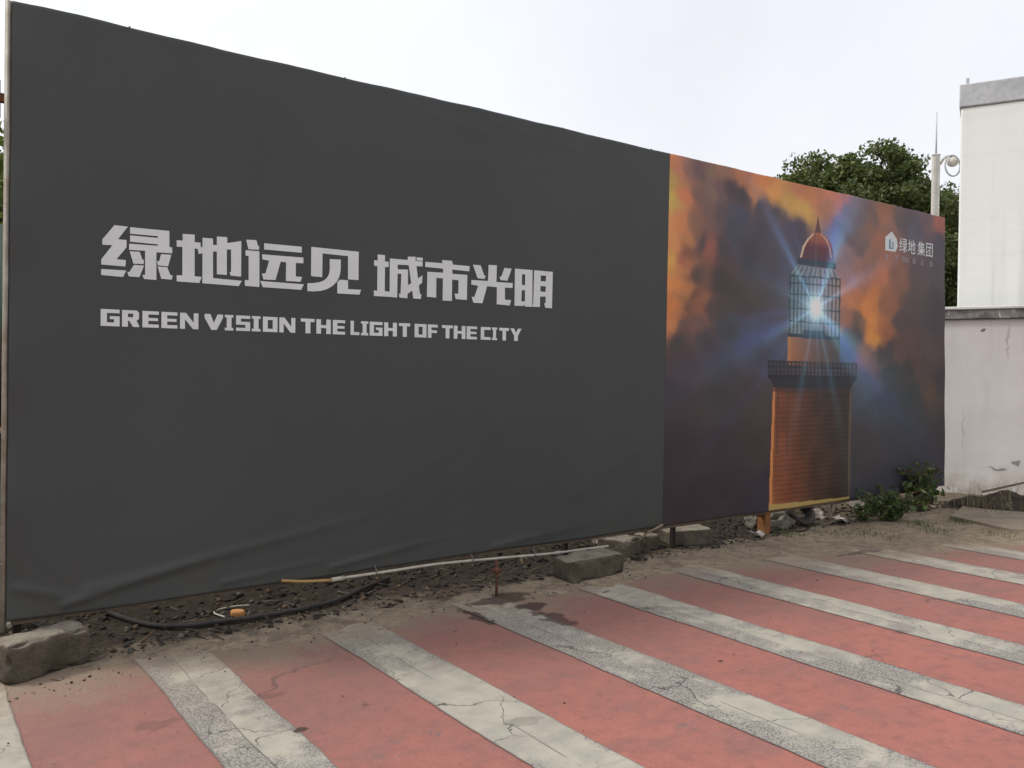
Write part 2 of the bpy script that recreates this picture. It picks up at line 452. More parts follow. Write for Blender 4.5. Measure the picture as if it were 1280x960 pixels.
# ------------------------------------------------------------------ the hoarding
M['rust'] = simple('rusty_steel', (0.20, 0.085, 0.035, 1), (0.10, 0.05, 0.03, 1), 14, 0.85, 0.4, 0.003, spots=((0.32, 0.15, 0.05, 1), 9, 0.55))
M['orange_rust'] = simple('orange_primed_steel', (0.27, 0.115, 0.035, 1), (0.16, 0.07, 0.028, 1), 12, 0.75, 0.3, 0.002)
M['old_wood'] = simple('weathered_batten', (0.10, 0.08, 0.06, 1), (0.17, 0.13, 0.09, 1), 12, 0.9, 0.5, 0.003)
M['tube'] = simple('galvanised_tube', (0.38, 0.36, 0.31, 1), (0.26, 0.22, 0.16, 1), 10, 0.6, 0.2, 0.002, metal=0.2)

def banner_common(s, p):
    weave = s.math('ADD', s.math('SINE', s.math('MULTIPLY', s.xyz(p)[0], 1400.0)), s.math('SINE', s.math('MULTIPLY', s.xyz(p)[2], 1400.0)))
    h = s.math('ADD', s.math('MULTIPLY', s.noise(p, 3.0, 4, 0.6), 2.0), s.math('MULTIPLY', s.noise(p, 120, 2, 0.6), 0.10))
    return h
def dark_banner_material():
    s = NT('dark_grey_vinyl', 0.55, 0.35); p = s.obj()
    c = s.mix(s.mr(s.noise(p, 0.7, 4, 0.6), 0.3, 0.7), (0.0455, 0.0515, 0.0490, 1), (0.0525, 0.0585, 0.0555, 1))
    c = s.mix(s.mr(s.noise(p, 90, 2, 0.7), 0.35, 0.7, 0, 0.4), c, (0.060, 0.064, 0.064, 1))
    z = s.xyz(p)[2]
    dust = s.math('MULTIPLY', s.mr(z, 0.2, 0.75, 0.35, 0.0), s.mr(s.noise(s.scale(p, (3, 1, 1)), 2.0, 5, 0.65), 0.35, 0.7))
    c = s.mix(dust, c, (0.075, 0.070, 0.060, 1))                                       # splashed mud
    st = s.mr(s.noise(s.scale(p, (9.0, 1, 0.45)), 1.0, 4, 0.6), 0.58, 0.75, 0, 0.25)
    c = s.mix(st, c, (0.056, 0.056, 0.054, 1))
    s.base(c); s.bump(banner_common(s, p), 0.25, 0.004)
    return s.m
def print_material():
    s = NT('printed_vinyl', 0.5, 0.35); p = s.obj()
    c = s.attr('print')[0]
    c = s.mix(s.mr(s.noise(p, 60, 3, 0.7), 0.4, 0.75, 0, 0.12), c, (0.05, 0.045, 0.045, 1))
    s.base(c); s.bump(banner_common(s, p), 0.2, 0.004)
    return s.m
def lettering_material(name, c0, c1):
    s = NT(name, 0.55, 0.35); p = s.obj()
    c = s.mix(s.mr(s.noise(p, 5, 4, 0.6), 0.3, 0.7), c0, c1)
    s.base(c); return s.m
M['dark_banner'] = dark_banner_material(); M['print'] = print_material()
M['white_ink'] = lettering_material('white_ink', (0.65, 0.695, 0.695, 1), (0.60, 0.645, 0.645, 1))
M['pale_ink'] = lettering_material('pale_ink', (0.38, 0.36, 0.37, 1), (0.33, 0.31, 0.32, 1))
M['blue_ink'] = lettering_material('blue_ink', (0.05, 0.17, 0.30, 1), (0.06, 0.19, 0.33, 1))

board = thing('billboard', 'long fabric hoarding, dark grey with white lettering, lighthouse picture at its end', 'billboard', (5.2, D, 0))
BO = Vector((5.2, D, 0.0))
ZB, ZT = 0.262, 3.50
def xl(z): t = (z - ZB) / (ZT - ZB); return 0.475 + 0.025 * t
def xm(z): t = (z - ZB) / (ZT - ZB); return 5.405 + 0.030 * t
def xr(z): t = (z - ZB) / (ZT - ZB); return 10.335 - 0.125 * t
def wrinkle(x, z):
    """how far the cloth stands proud of its plane (towards the viewer, metres)"""
    z = np.asarray(z, float); x = np.asarray(x, float)
    w = 0.010 * (fbm2(x * 0.8, z * 0.8, 21, 3) - 0.5)
    b = np.clip((0.95 - z) / 0.7, 0, 1) ** 2                 # pulls and folds near the bottom hem
    ph = (z - 0.30) * 1.0 - (x - 0.8) * 0.20
    f = (fbm2(x * 0.7 + 3, z * 3.2 - x * 0.75, 31, 3) - 0.5)
    w = w + 0.022 * b * f
    for (xa, za, xb, zb, amp, wd) in [(0.85, 0.36, 2.6, 0.62, .020, .030), (0.75, 0.30, 1.5, 0.46, .024, .022), (2.3, 0.30, 3.3, 0.42, .016, .020), (1.6, 0.30, 2.3, 0.36, .014, .016), (0.52, 0.42, 0.95, 0.28, .018, .025), (3.6, .29, 4.6, .36, .010, .02)]:
        t = np.clip(((x - xa) * (xb - xa) + (z - za) * (zb - za)) / ((xb - xa) ** 2 + (zb - za) ** 2), 0, 1)
        dd = np.hypot(x - xa - t * (xb - xa), z - za - t * (zb - za))
        w = w + 0.6 * amp * np.exp(-(dd / wd) ** 2) * (1 - 0.85 * t)
    tp = np.clip((z - 3.05) / 0.45, 0, 1) ** 2                # puckers at the ties of the top hem
    w = w + tp * 0.008 * (np.sin(x * 9.2 + 2 * fbm2(x * 1.3, z * 0 + 1.0, 5, 2)) * 0.5 + (fbm2(x * 6.0, z * 1.5, 41, 3) - 0.5))
    sd = 0.7 * np.exp(-((x - 0.49) / 0.10) ** 2) + 0.25 * np.exp(-((x - 10.27) / 0.12) ** 2)
    w = w + sd * 0.012 * np.sin(z * 8.0 + 1.0)
    # faint tension creases
    for (xa, za, xb, zb, amp, wd) in [(2.9, 3.40, 3.5, 3.33, .002, .03), (3.6, 3.42, 4.4, 3.36, .0015, .03), (4.4, 0.6, 5.2, 1.0, .003, .07), (6.2, 0.5, 6.6, 1.9, .004, .05), (2.6, 0.7, 3.6, 1.2, .0018, .05), (2.9, 0.55, 3.7, 1.2, .0018, .05)]:
        t = np.clip(((x - xa) * (xb - xa) + (z - za) * (zb - za)) / ((xb - xa) ** 2 + (zb - za) ** 2), 0, 1)
        dd = np.hypot(x - xa - t * (xb - xa), z - za - t * (zb - za))
        w = w + amp * np.exp(-(dd / wd) ** 2)
    return w
def top_z(x): return ZT + 0.002 * np.sin(x * 2.3) + 0.009 * (fbm2(x * 2.6, x * 0 + 2.0, 51, 4, gain=0.7) - 0.5)
def bot_z(x): return ZB - 0.010 + 0.022 * (fbm2(x * 1.1, x * 0 + 6.0, 61, 3) - 0.5) + np.interp(x, [0, 0.6, 1.2, 5, 10], [0.02, 0.0, -0.01, 0, 0.0])
def banner(name, fa, fb, step, mat, paint=None):
    nx = int(5.0 / step); nz = int(3.24 / step)
    u = np.linspace(0, 1, nx); v = np.linspace(0, 1, nz)
    U, W = np.meshgrid(u, v)
    za = ZB + (ZT - ZB) * W
    Xv = fa(za) + (fb(za) - fa(za)) * U
    Zv = bot_z(Xv) + (top_z(Xv) - bot_z(Xv)) * W
    wy = -wrinkle(Xv, Zv)
    P = np.stack([Xv, np.full_like(Xv, D) + wy, Zv], -1).reshape(-1, 3)
    F = grid_idx(nx, nz)
    # hems folded back round the frame
    ring = np.concatenate([np.arange(nx), np.arange(1, nz) * nx + nx - 1, (nz - 1) * nx + np.arange(nx - 2, -1, -1), np.arange(nz - 2, 0, -1) * nx])
    back = P[ring].copy(); back[:, 1] = D + 0.05
    nb = len(P); m = len(ring)
    P2 = np.concatenate([P, back]); k = np.arange(m); k2 = (k + 1) % m
    F2 = np.concatenate([F, np.stack([ring[k], nb + k, nb + k2, ring[k2]], 1)])
    P2 = P2 - np.array(BO)
    me = from_np(name, P2, F2, True)
    if paint is not None:
        colr = paint(Xv.ravel(), Zv.ravel()); colr = np.concatenate([colr, colr[ring]])
        a = me.attributes.new('print', 'FLOAT_COLOR', 'POINT')
        a.data.foreach_set('color', np.concatenate([colr, np.ones((len(colr), 1))], 1).astype(np.float32).ravel())
    return link(name, me, mat, board)
dark = banner('dark_banner', xl, xm, 0.016, M['dark_banner'])
dark['label'] = 'dark grey banner with white lettering'

# ---- the printed picture: a lighthouse at dusk, painted as the print's own ink
SAMPLES = """838 200 200 125 80;840 230 175 140 75;840 255 190 160 75;842 300 195 130 75;840 320 200 150 70;850 215 180 115 85;862 215 125 90 85;875 215 105 80 80;890 215 125 95 80;905 212 140 100 80;930 218 170 105 70;955 230 190 115 65;945 245 175 115 75;855 250 195 115 75;870 250 120 90 80;890 245 125 95 85;905 240 115 85 85;915 238 80 65 70;930 243 70 65 70;850 280 195 120 75;870 280 135 95 75;890 270 115 85 80;900 270 90 75 80;925 270 72 72 90;950 260 75 65 75;860 295 175 115 70;858 307 125 80 65;875 302 85 70 72;920 290 70 70 82;955 290 75 70 85;850 317 165 95 75;888 312 140 80 65;900 315 70 62 66;940 315 70 66 72;838 330 195 140 70;850 335 185 115 75;866 342 95 75 70;840 360 200 125 65;855 365 180 115 70;865 370 110 75 62;872 375 150 95 70;840 390 205 120 60;850 385 165 110 70;860 387 120 75 60;872 392 140 90 65;886 390 85 70 65;840 402 185 115 65;850 407 100 75 70;870 408 110 78 70;900 360 72 62 64;900 385 78 68 66;930 370 75 66 66;955 375 80 70 70;845 425 72 64 66;880 425 74 66 70;910 410 68 70 76;940 425 72 76 98;960 412 75 75 95;955 440 70 70 86;850 450 75 62 64;900 450 68 66 74;840 500 66 58 62;840 560 58 48 52;840 640 56 44 48;900 500 66 60 62;900 560 60 50 54;900 620 56 46 52;950 500 72 62 62;950 560 66 52 56;955 620 54 46 56;965 238 205 140 70;985 255 185 140 65;1005 264 190 145 70;1015 250 190 120 75;996 292 75 65 80;972 272 80 70 80;1040 262 165 110 85;1060 262 110 100 120;1075 268 105 92 100;1050 287 95 96 130;1060 302 100 85 90;1085 277 130 90 75;1045 247 185 110 75;1050 280 110 108 130;1045 302 105 115 150;1090 272 110 85 82;1105 267 150 98 75;1115 282 130 92 80;1100 302 150 95 75;1130 277 90 75 80;1160 274 100 78 85;1174 279 150 85 70;1140 287 85 78 95;1175 302 75 70 85;1075 302 110 88 85;1060 322 130 105 110;1065 342 150 115 120;1090 322 140 95 80;1100 342 170 100 65;1080 357 150 95 70;1120 347 130 85 70;1150 347 88 72 78;1175 347 78 68 75;1070 372 170 100 60;1090 377 185 110 55;1110 377 140 90 65;1140 377 85 70 70;1170 380 72 62 70;1065 382 180 110 60;1080 392 195 115 50;1090 402 195 120 55;1085 417 205 130 50;1090 422 200 130 55;1100 407 165 100 60;1108 417 150 90 60;1071 402 110 85 70;1072 417 75 70 72;1060 427 75 80 95;1055 442 75 88 120;1080 437 130 85 70;1090 447 110 78 75;1100 442 72 65 68;1110 437 70 65 68;1125 442 95 70 66;1140 432 92 70 68;1160 442 85 70 70;1130 402 85 70 72;1165 402 75 65 74;1150 460 85 65 62;1115 465 60 60 64;1135 470 65 60 62;1160 465 80 64 64;1080 470 75 76 88;1080 490 68 76 88;1110 500 56 58 62;1140 500 54 56 58;1165 490 85 65 55;1175 480 62 52 60;1090 510 62 64 76;1080 560 62 58 62;1100 600 60 58 66;1130 550 52 52 60;1150 580 48 48 58;1170 598 44 42 54;1140 520 56 56 60;1175 540 52 46 52;980 330 78 72 90;975 380 80 72 78;985 300 80 72 88;960 335 76 70 78;1000 400 110 90 90;1060 400 150 95 70;1070 330 150 105 95;1005 235 180 110 75;1030 245 180 110 80"""
def inside(poly, x, z):
    r = np.zeros(x.shape, bool); n = len(poly)
    for i in range(n):
        x1, z1 = poly[i]; x2, z2 = poly[(i + 1) % n]
        if z1 == z2: continue
        c = ((z1 > z) != (z2 > z)) & (x < (x2 - x1) * (z - z1) / (z2 - z1) + x1); r ^= c
    return r
def paint_picture(x, z):
    f = lambda c: np.where(c <= 0.04045, c / 12.92, ((c + 0.055) / 1.055) ** 2.4)
    ILL = 0.86                                                # print colour from what is seen in open shade
    wx = x + 0.26 * (fbm2(x * 2.6, z * 2.6, 71, 6, gain=0.58) - 0.5)
    wz = z + 0.24 * (fbm2(x * 2.6, z * 2.6, 72, 6, gain=0.58) - 0.5)
    num = np.zeros((len(x), 3)); den = np.zeros(len(x))
    for row in SAMPLES.split(';'):
        a = [float(q) for q in row.split()]
        sx, sz = T(a[0], a[1]); c = f(np.array(a[2:]) / 255.0)
        d2 = ((wx - sx) / 1.25) ** 2 + (wz - sz) ** 2
        w = 1.0 / (d2 + 0.0045) ** 2.5
        num += w[:, None] * c[None, :]; den += w
    c = num / den[:, None]
    n = fbm2(x * 5.5, z * 5.5, 77, 6)
    lum = c.mean(1)
    c = c * np.interp(lum, [0.03, 0.06, 0.10, 0.18, 0.3], [0.80, 0.86, 0.98, 1.06, 1.08])[:, None]     # print contrast
    c = c * (1 + (n - 0.5)[:, None] * 0.38)
    def ang(px, py):
        a = T(1020, 385); b = T(px, py); return math.atan2(b[1] - a[1], b[0] - a[0])
    ox, oz = T(1020, 385); r = np.hypot(x - ox, z - oz); th = np.arctan2(z - oz, x - ox)
    layer = c
    def put(poly, col, op=1.0):
        nonlocal layer
        m = inside([T(*p) for p in poly], x, z); col = np.asarray(col, float)
        cc = f(col / 255.0)
        k = (m * op)[:, None] if np.isscalar(op) else (m * op)[:, None]
        layer = layer * (1 - k) + cc * k
        return m
    # broad blue beams lie behind the tower
    def beam(px, py, wid, colr, st, fall, r0=0.05):
        nonlocal layer
        da = (th - ang(px, py) + math.pi) % (2 * math.pi) - math.pi
        k = st * np.exp(-(da / wid) ** 2) * np.exp(-r / fall) * np.clip(r / r0, 0, 1)
        layer = layer + k[:, None] * f(np.array(colr) / 255.0)[None, :]
    BL = (70, 118, 235)
    beam(952, 250, .05, BL, .24, .7); beam(985, 262, .04, BL, .20, .5); beam(1050, 262, .11, BL, .66, .7); beam(862, 465, .08, BL, .26, .85); beam(900, 400, .05, BL, .18, .6)
    beam(1110, 330, .10, (150, 130, 190), .25, .7); beam(1085, 470, .12, BL, .46, 0.5); beam(1115, 505, .07, BL, .28, .9); beam(940, 330, .05, BL, .15, .6); beam(930, 500, .05, BL, .12, .8)
    # column
    col_poly = [(966, 484), (1064, 487), (1062, 627), (961, 637)]
    m = inside([T(*p) for p in col_poly], x, z)
    xa = T(963, 560)[0]; xb = T(1063, 560)[0]; t = np.clip((x - xa) / (xb - xa), 0, 1)
    zt = T(1000, 486)[1]; zb = T(1000, 630)[1]; h = np.clip((zt - z) / (zt - zb), 0, 1)
    R = np.interp(t, [0, .06, .18, .35, .6, .8, 1.0], [150, 132, 126, 104, 78, 70, 66]) + 24 * h * (1 - t)
    Gc = np.interp(t, [0, .06, .18, .35, .6, .8, 1.0], [88, 76, 68, 61, 54, 53, 55]) + 10 * h * (1 - t)
    Bc = np.interp(t, [0, .06, .18, .35, .6, .8, 1.0], [54, 46, 42, 41, 43, 45, 50])
    cc = f(np.stack([R, Gc, Bc], 1) / 255.0) * np.interp(t, [0, .3, .7, 1], [.92, .82, .72, .74])[:, None] * (0.9 + 0.35 * (n - 0.5)[:, None] * 2)
    brick = 0.5 + 0.5 * np.sin(z * 2 * math.pi / 0.048); cc = cc * (1 - 0.26 * (brick > 0.72) * (t > .04) * (t < .97))[:, None]
    bond = ((x * 6 + np.floor(z / 0.048) * 0.5) % 1.0) < 0.06; cc = cc * (1 - 0.15 * bond)[:, None]
    layer = np.where(m[:, None], cc, layer)
    put([(966, 484), (969, 484), (964.5, 637), (961, 637)], (196, 122, 64)); put([(1061.5, 487), (1064, 487), (1062, 627), (1060, 627)], (100, 82, 62), .8)
    for qx in (971, 983.5, 1001): put([(qx, 490), (qx + 2, 490), (qx + 1, 568), (qx - 1, 568)], (70, 50, 46), .6)
    put([(966, 484), (1064, 487), (1064, 492), (966, 490)], (60, 44, 42), .7)
    put([(961, 631), (1062, 621), (1062, 628), (961, 638)], (168, 140, 78), .9)
    # upper drum
    dp = [(985, 420), (1050, 424), (1049, 460), (984, 456)]
    m = inside([T(*p) for p in dp], x, z); xa = T(985, 440)[0]; xb = T(1050, 440)[0]; t = np.clip((x - xa) / (xb - xa), 0, 1)
    R = np.interp(t, [0, .1, .35, .6, 1], [176, 150, 122, 92, 74]); Gc = np.interp(t, [0, .1, .35, .6, 1], [118, 96, 76, 66, 70]); Bc = np.interp(t, [0, .1, .35, .6, 1], [66, 56, 50, 52, 66])
    layer = np.where(m[:, None], f(np.stack([R, Gc, Bc], 1) / 255.0), layer)
    # gallery
    put([(962, 472), (1070, 474), (1062, 487), (967, 484)], (40, 38, 42)); put([(960, 468), (1071, 470), (1071, 475), (960, 473)], (34, 33, 38))
    put([(960, 451), (1071, 455), (1071, 470), (960, 468)], (58, 48, 48), .50)
    for q in range(24):
        qx = 960 + q * 4.75; put([(qx, 451 + q * .16), (qx + 1.7, 451 + q * .16), (qx + 1.7, 470), (qx, 470)], (36, 32, 34), .9)
    for qy in (450.5, 457, 463): put([(960, qy), (1071, qy + 3.6), (1071, qy + 5.1), (960, qy + 1.5)], (38, 33, 36), .9)
    # lantern cage: the glow first, then the bars
    cage = [(988, 342), (1051, 348), (1050, 423), (985, 419)]
    m = inside([T(*p) for p in cage], x, z)
    gl = np.exp(-(r / 0.42) ** 2)
    layer = np.where(m[:, None], layer * 0.8 + f(np.array([120, 150, 100]) / 255.)[None, :] * (0.12 + 0.5 * (n - 0.35))[:, None] + gl[:, None] * f(np.array([105, 165, 205]) / 255.)[None, :] * 0.28, layer)
    put([(997, 331), (1044, 338), (1051, 349), (988, 343)], (130, 140, 140), .6)
    for q in range(9): put([(999 + q * 5.2, 332 + q * .7), (1000.5 + q * 5.2, 332 + q * .7), (990.8 + q * 7.1, 346 + q * .6), (989 + q * 7.1, 346 + q * .6)], (48, 50, 56), .85)
    for q in range(14):
        qx = 987.5 + q * 4.75; e = abs(q - 6.5) / 6.5
        put([(qx, 343 + q * .45), (qx + 1.8, 343 + q * .45), (qx + .4, 420 + q * .25), (qx - 1.4, 420 + q * .25)], (34, 44, 42), .55 + .4 * e)
    for qy in (343, 352, 366, 384, 400, 416.5):
        put([(987, qy), (1051, qy + 5), (1051, qy + 7), (987, qy + 2)], (34, 44, 42), .85)
    put([(985, 417), (1050, 421), (1050, 425), (985, 421)], (36, 40, 44))
    put([(1004, 412), (1032, 414), (1034, 424), (1002, 423)], (40, 44, 48), .9)
    # dome
    dome = [(998, 327), (1000, 318), (1003, 310), (1008, 300), (1014, 293), (1019, 289.5), (1026, 290), (1033, 295), (1039, 304), (1042, 315), (1044, 332)]
    m = inside([T(*p) for p in dome], x, z)
    xa = T(998, 310)[0]; xb = T(1044, 310)[0]; t = np.clip((x - xa) / (xb - xa), 0, 1); za = T(1020, 289)[1]; zb = T(1020, 330)[1]; h = np.clip((za - z) / (za - zb), 0, 1)
    cd = f(np.stack([np.interp(h, [0, .3, .5, 1], [165, 140, 92, 74]), np.interp(h, [0, .3, .5, 1], [95, 70, 36, 32]), np.interp(h, [0, .3, .5, 1], [62, 55, 38, 40])], 1) / 255.0)
    cd = cd + (np.clip(t - .72, 0, 1) * 1.2)[:, None] * f(np.array([70, 80, 190]) / 255.)[None, :]
    layer = np.where(m[:, None], cd, layer)
    put([(1000, 322), (1002.5, 322), (1006, 309), (1011, 300), (1018, 292.5), (1016.5, 291.5), (1009, 299), (1003.5, 308)], (205, 180, 150), .9)
    put([(1027, 292), (1034, 299), (1038, 309), (1040, 322), (1038, 322), (1036, 309), (1032, 300), (1025.5, 293)], (190, 160, 140), .7)
    put([(1019, 290), (1020.5, 290), (1016, 326), (1013, 326)], (70, 30, 30), .35)
    put([(997, 322), (1045, 329), (1045, 337.5), (997, 330)], (42, 40, 52))
    put([(1022.6, 268), (1024, 279), (1026.5, 291), (1018.5, 290.5), (1021, 280)], (92, 56, 50))
    # the light itself, printed over everything
    halo = np.exp(-(r / 0.115) ** 2) * 1.25; halo2 = np.exp(-r / 0.24) * 0.70
    layer = layer + halo[:, None] * f(np.array([205, 232, 235]) / 255.)[None, :] + halo2[:, None] * f(np.array([110, 170, 215]) / 255.)[None, :] * .8
    for (px, py, wd, st, fl) in [(1036, 340, .11, 1.2, .50), (1000, 345, .07, .75, .48), (978, 412, .07, .6, .45), (1047, 412, .14, 1.2, .50), (1056, 362, .08, .8, .45), (1003, 472, .06, .36, .55), (1038, 472, .06, .36, .55), (1020, 340, .05, .35, .3), (990, 370, .07, .3, .4), (1062, 455, .10, .55, .6), (1022, 430, .06, .4, .3)]:
        beam(px, py, wd, (130, 200, 228), st * .75, fl, .03)
    lum = layer @ np.array([0.3, 0.6, 0.1]); layer = layer * 0.96 + 0.04 * lum[:, None] * np.array([1.0, 0.98, 0.98])
    return np.clip(layer / ILL * np.array([0.97, 1.02, 1.0]), 0.004, 0.92)
pic = banner('picture_banner', lambda z: xm(z) + 0.001, xr, 0.0085, M['print'], paint_picture)
pic['label'] = 'printed banner of a lighthouse against sunset clouds'

# ---- lettering: flat ink sheets lying on the cloth
def ink(name, polys, mat, parent, lift=0.0022):
    """polys: list of [outer, hole, ...] in hoarding coordinates (x, z)"""
    V = []; Fc = []
    for q, loops in enumerate(polys):
        flat = [p for lp in loops for p in lp]
        tri = tessellate_polygon([[Vector((p[0], p[1], 0)) for p in lp] for lp in loops])
        b = len(V)
        xs_ = np.array([p[0] for p in flat]); zs_ = np.array([p[1] for p in flat]); w = wrinkle(xs_, zs_)
        for i, p in enumerate(flat): V.append((p[0] - BO.x, -w[i] - lift - 0.00025 * q, p[1]))
        for t3 in tri:
            a, c, d = [Vector((flat[k][0], flat[k][1], 0)) for k in t3]
            t3 = tuple(t3) if (c - a).cross(d - a).z > 0 else tuple(reversed(t3))
            Fc.append(tuple(b + k for k in t3))
    me = bpy.data.meshes.new(name); me.from_pydata(V, [], Fc); me.update()
    return link(name, me, mat, parent)
GLYPHS = [
 (120, 275, 12.0, [[[(275,78),(478,100),(330,290),(458,300),(458,410),(308,588),(448,602),(440,698),(78,668),(78,590),(245,378),(95,370),(95,290)]],
   [[(78,735),(455,758),(405,855),(75,825)]],
   [[(510,108),(1100,165),(1100,405),(1142,412),(1142,500),(905,485),(905,900),(720,885),(692,825),(735,825),(735,462),(495,448),(495,355),(925,388),(925,366),(510,325),(510,230),(925,270),(925,243),(510,205)]],
   [[(505,470),(655,478),(695,595),(720,598),(712,662),(560,655)]], [[(570,672),(720,685),(650,858),(490,845),(468,780),(500,780)]],
   [[(975,512),(1128,522),(1080,695),(925,680),(915,615),(945,620)]], [[(922,698),(1068,708),(1115,830),(1150,830),(1135,895),(978,882)]]]),
 (215, 285, 12.0, [[[(160,88),(340,100),(340,212),(428,220),(430,285),(460,285),(460,380),(400,390),(385,315),(340,305),(340,722),(445,735),(410,825),(70,800),(70,708),(155,712),(155,285),(70,278),(70,182),(160,190)]],
   [[(458,145),(615,160),(615,255),(672,255),(672,128),(828,138),(828,225),(880,220),(1040,195),(1035,730),(878,715),(862,660),(885,660),(885,325),(822,322),(822,705),(672,692),(672,355),(615,352),(615,752),(1045,792),(1000,872),(455,828)]]]),
 (300, 290, 12.0, [[[(92,115),(245,122),(270,210),(290,212),(282,268),(125,258)]], [[(82,272),(290,290),(290,825),(72,808),(72,720),(128,722),(128,360),(82,355)]],
   [[(360,168),(925,222),(925,312),(360,262)]],
   [[(330,335),(948,385),(948,470),(835,465),(835,668),(930,675),(905,748),(685,735),(690,455),(608,445),(530,722),(350,712),(325,625),(380,622),(435,430),(335,412)]],
   [[(300,735),(955,785),(915,868),(340,828)]]]),
 (380, 300, 12.8, [[[(115,110),(875,188),(870,642),(702,630),(702,258),(295,215),(290,595),(110,578)]],
   [[(410,305),(588,315),(585,470),(575,540),(562,590),(525,665),(455,735),(370,785),(265,815),(160,822),(52,818),(52,692),(160,688),(250,675),(320,645),(370,600),(400,540),(410,470)]],
   [[(570,635),(702,645),(702,785),(910,798),(885,875),(530,855),(530,680)]]]),
 (462, 310, 13.714, [[[(137,112),(262,122),(262,232),(325,238),(325,328),(262,325),(258,740),(345,750),(345,838),(70,822),(70,728),(128,732),(132,310),(75,302),(75,210),(137,215)]],
   [[(345,180),(650,205),(652,150),(785,150),(785,222),(905,232),(905,315),(800,312),(860,790),(885,795),(875,875),(745,865),(668,295),(480,285),(470,850),(340,838)]],
   [[(470,365),(655,372),(655,640),(903,468),(895,600),(645,790),(645,862),(510,850),(500,785),(528,780),(540,445),(470,440)]], [[(800,160),(905,168),(905,222),(800,212)]]]),
 (526, 318, 15.0, [[[(80,140),(400,165),(395,108),(580,120),(600,192),(915,222),(905,318),(588,285),(588,365),(870,385),(860,855),(650,838),(630,735),(700,738),(705,485),(585,472),(580,875),(405,865),(412,450),(288,440),(285,810),(110,795),(120,325),(412,345),(415,268),(80,235)]]]),
 (584, 325, 16.0, [[[(112,95),(265,105),(335,305),(368,318),(340,380),(205,365)]],
   [[(425,98),(590,108),(580,440),(905,462),(905,560),(750,552),(750,795),(875,802),(845,910),(585,885),(590,545),(395,525),(300,865),(120,855),(85,735),(140,740),(215,515),(80,492),(80,400),(412,420)]],
   [[(740,158),(885,175),(800,415),(660,400),(640,335),(675,335)]]]),
 (638, 330, 16.0, [[[(88,92),(440,122),(435,858),(290,850),(270,815),(255,840),(78,835)], [(228,205),(295,208),(290,425),(228,420)], [(225,520),(290,525),(288,750),(215,745)]],
   [[(470,125),(845,158),(830,885),(695,875),(672,785),(700,785),(705,655),(590,650),(588,862),(437,855),(455,770)], [(605,230),(710,235),(705,350),(602,345)], [(600,440),(705,448),(700,558),(598,550)]]])]
for (x0, y0, sc, polys) in GLYPHS:
    ink('character', [[[T(x0 + a / sc, y0 + b / sc) for (a, b) in lp] for lp in loops] for loops in polys], M['white_ink'], dark)
LET = {  # square slab letters on a unit cell, y down
 'G': [[[(0,0),(1,0),(1,.22),(.33,.22),(.33,.78),(.70,.78),(.70,.58),(.48,.58),(.48,.40),(1,.40),(1,1),(0,1)]]],
 'R': [[[(0,0),(.86,0),(.98,.12),(.98,.50),(.84,.62),(1,.94),(.97,1),(.64,1),(.42,.64),(.34,.64),(.34,1),(0,1)], [(.34,.20),(.64,.20),(.64,.42),(.34,.42)]]],
 'E': [[[(0,0),(1,0),(1,.20),(.36,.20),(.36,.41),(.95,.41),(.95,.59),(.36,.59),(.36,.80),(1,.80),(1,1),(0,1)]]],
 'N': [[[(0,0),(.32,0),(.74,.60),(.74,0),(1,0),(1,1),(.70,1),(.27,.40),(.27,1),(0,1)]]],
 'V': [[[(0,0),(.32,0),(.50,.56),(.70,0),(1,0),(1,.20),(.66,1),(.36,1),(0,.24)]]],
 'I': [[[(0,0),(1,0),(1,.17),(.78,.17),(.78,.83),(1,.83),(1,1),(0,1),(0,.83),(.22,.83),(.22,.17),(0,.17)]]],
 'S': [[[(0,0),(1,0),(1,.20),(.34,.20),(.34,.40),(1,.40),(1,1),(0,1),(0,.80),(.66,.80),(.66,.60),(0,.60)]]],
 'O': [[[(0,0),(1,0),(1,1),(0,1)], [(.33,.21),(.67,.21),(.67,.79),(.33,.79)]]],
 'T': [[[(0,0),(1,0),(1,.22),(.70,.22),(.70,1),(.34,1),(.34,.22),(0,.22)]]],
 'H': [[[(0,0),(.32,0),(.32,.40),(.68,.40),(.68,0),(1,0),(1,1),(.68,1),(.68,.60),(.32,.60),(.32,1),(0,1)]]],
 'L': [[[(0,0),(.38,0),(.38,.79),(1,.79),(1,1),(0,1)]]],
 'F': [[[(0,0),(1,0),(1,.21),(.36,.21),(.36,.43),(.92,.43),(.92,.63),(.36,.63),(.36,1),(0,1)]]],
 'C': [[[(0,0),(1,0),(1,.22),(.35,.22),(.35,.78),(1,.78),(1,1),(0,1)]]],
 'Y': [[[(0,0),(.33,0),(.50,.34),(.68,0),(1,0),(.68,.60),(.68,1),(.34,1),(.34,.60)]]]}
SPANS = 'G 125.7 149.5;R 152.5 174.1;E 178 198.5;E 201.8 221.7;N 225 248;V 255.7 278.7;I 281 291.6;S 295 312.6;I 314.7 325.5;O 328.5 346.8;N 349 369;T 375.8 393;H 395.3 413.3;E 415.8 431.2;L 437.9 449;I 451 460.1;G 461.9 478;H 480 495.9;T 498.5 512.5;O 518 532.9;F 534.6 546.9;T 552.2 565.7;H 567 581.7;E 583.2 596.1;C 600.8 613.1;I 614.7 621.3;T 623.9 636;Y 637.7 651.8'
ez_t = T(137, 386.6)[1]; ez_b = T(137, 407.6)[1]
for sp in SPANS.split(';'):
    ch, a, b = sp.split(); xa = T(float(a), 405)[0]; xb = T(float(b), 405)[0]
    ink('letter', [[[(xa + (xb - xa) * u, ez_t + (ez_b - ez_t) * v) for (u, v) in lp] for lp in loops] for loops in LET[ch]], M['white_ink'], dark)
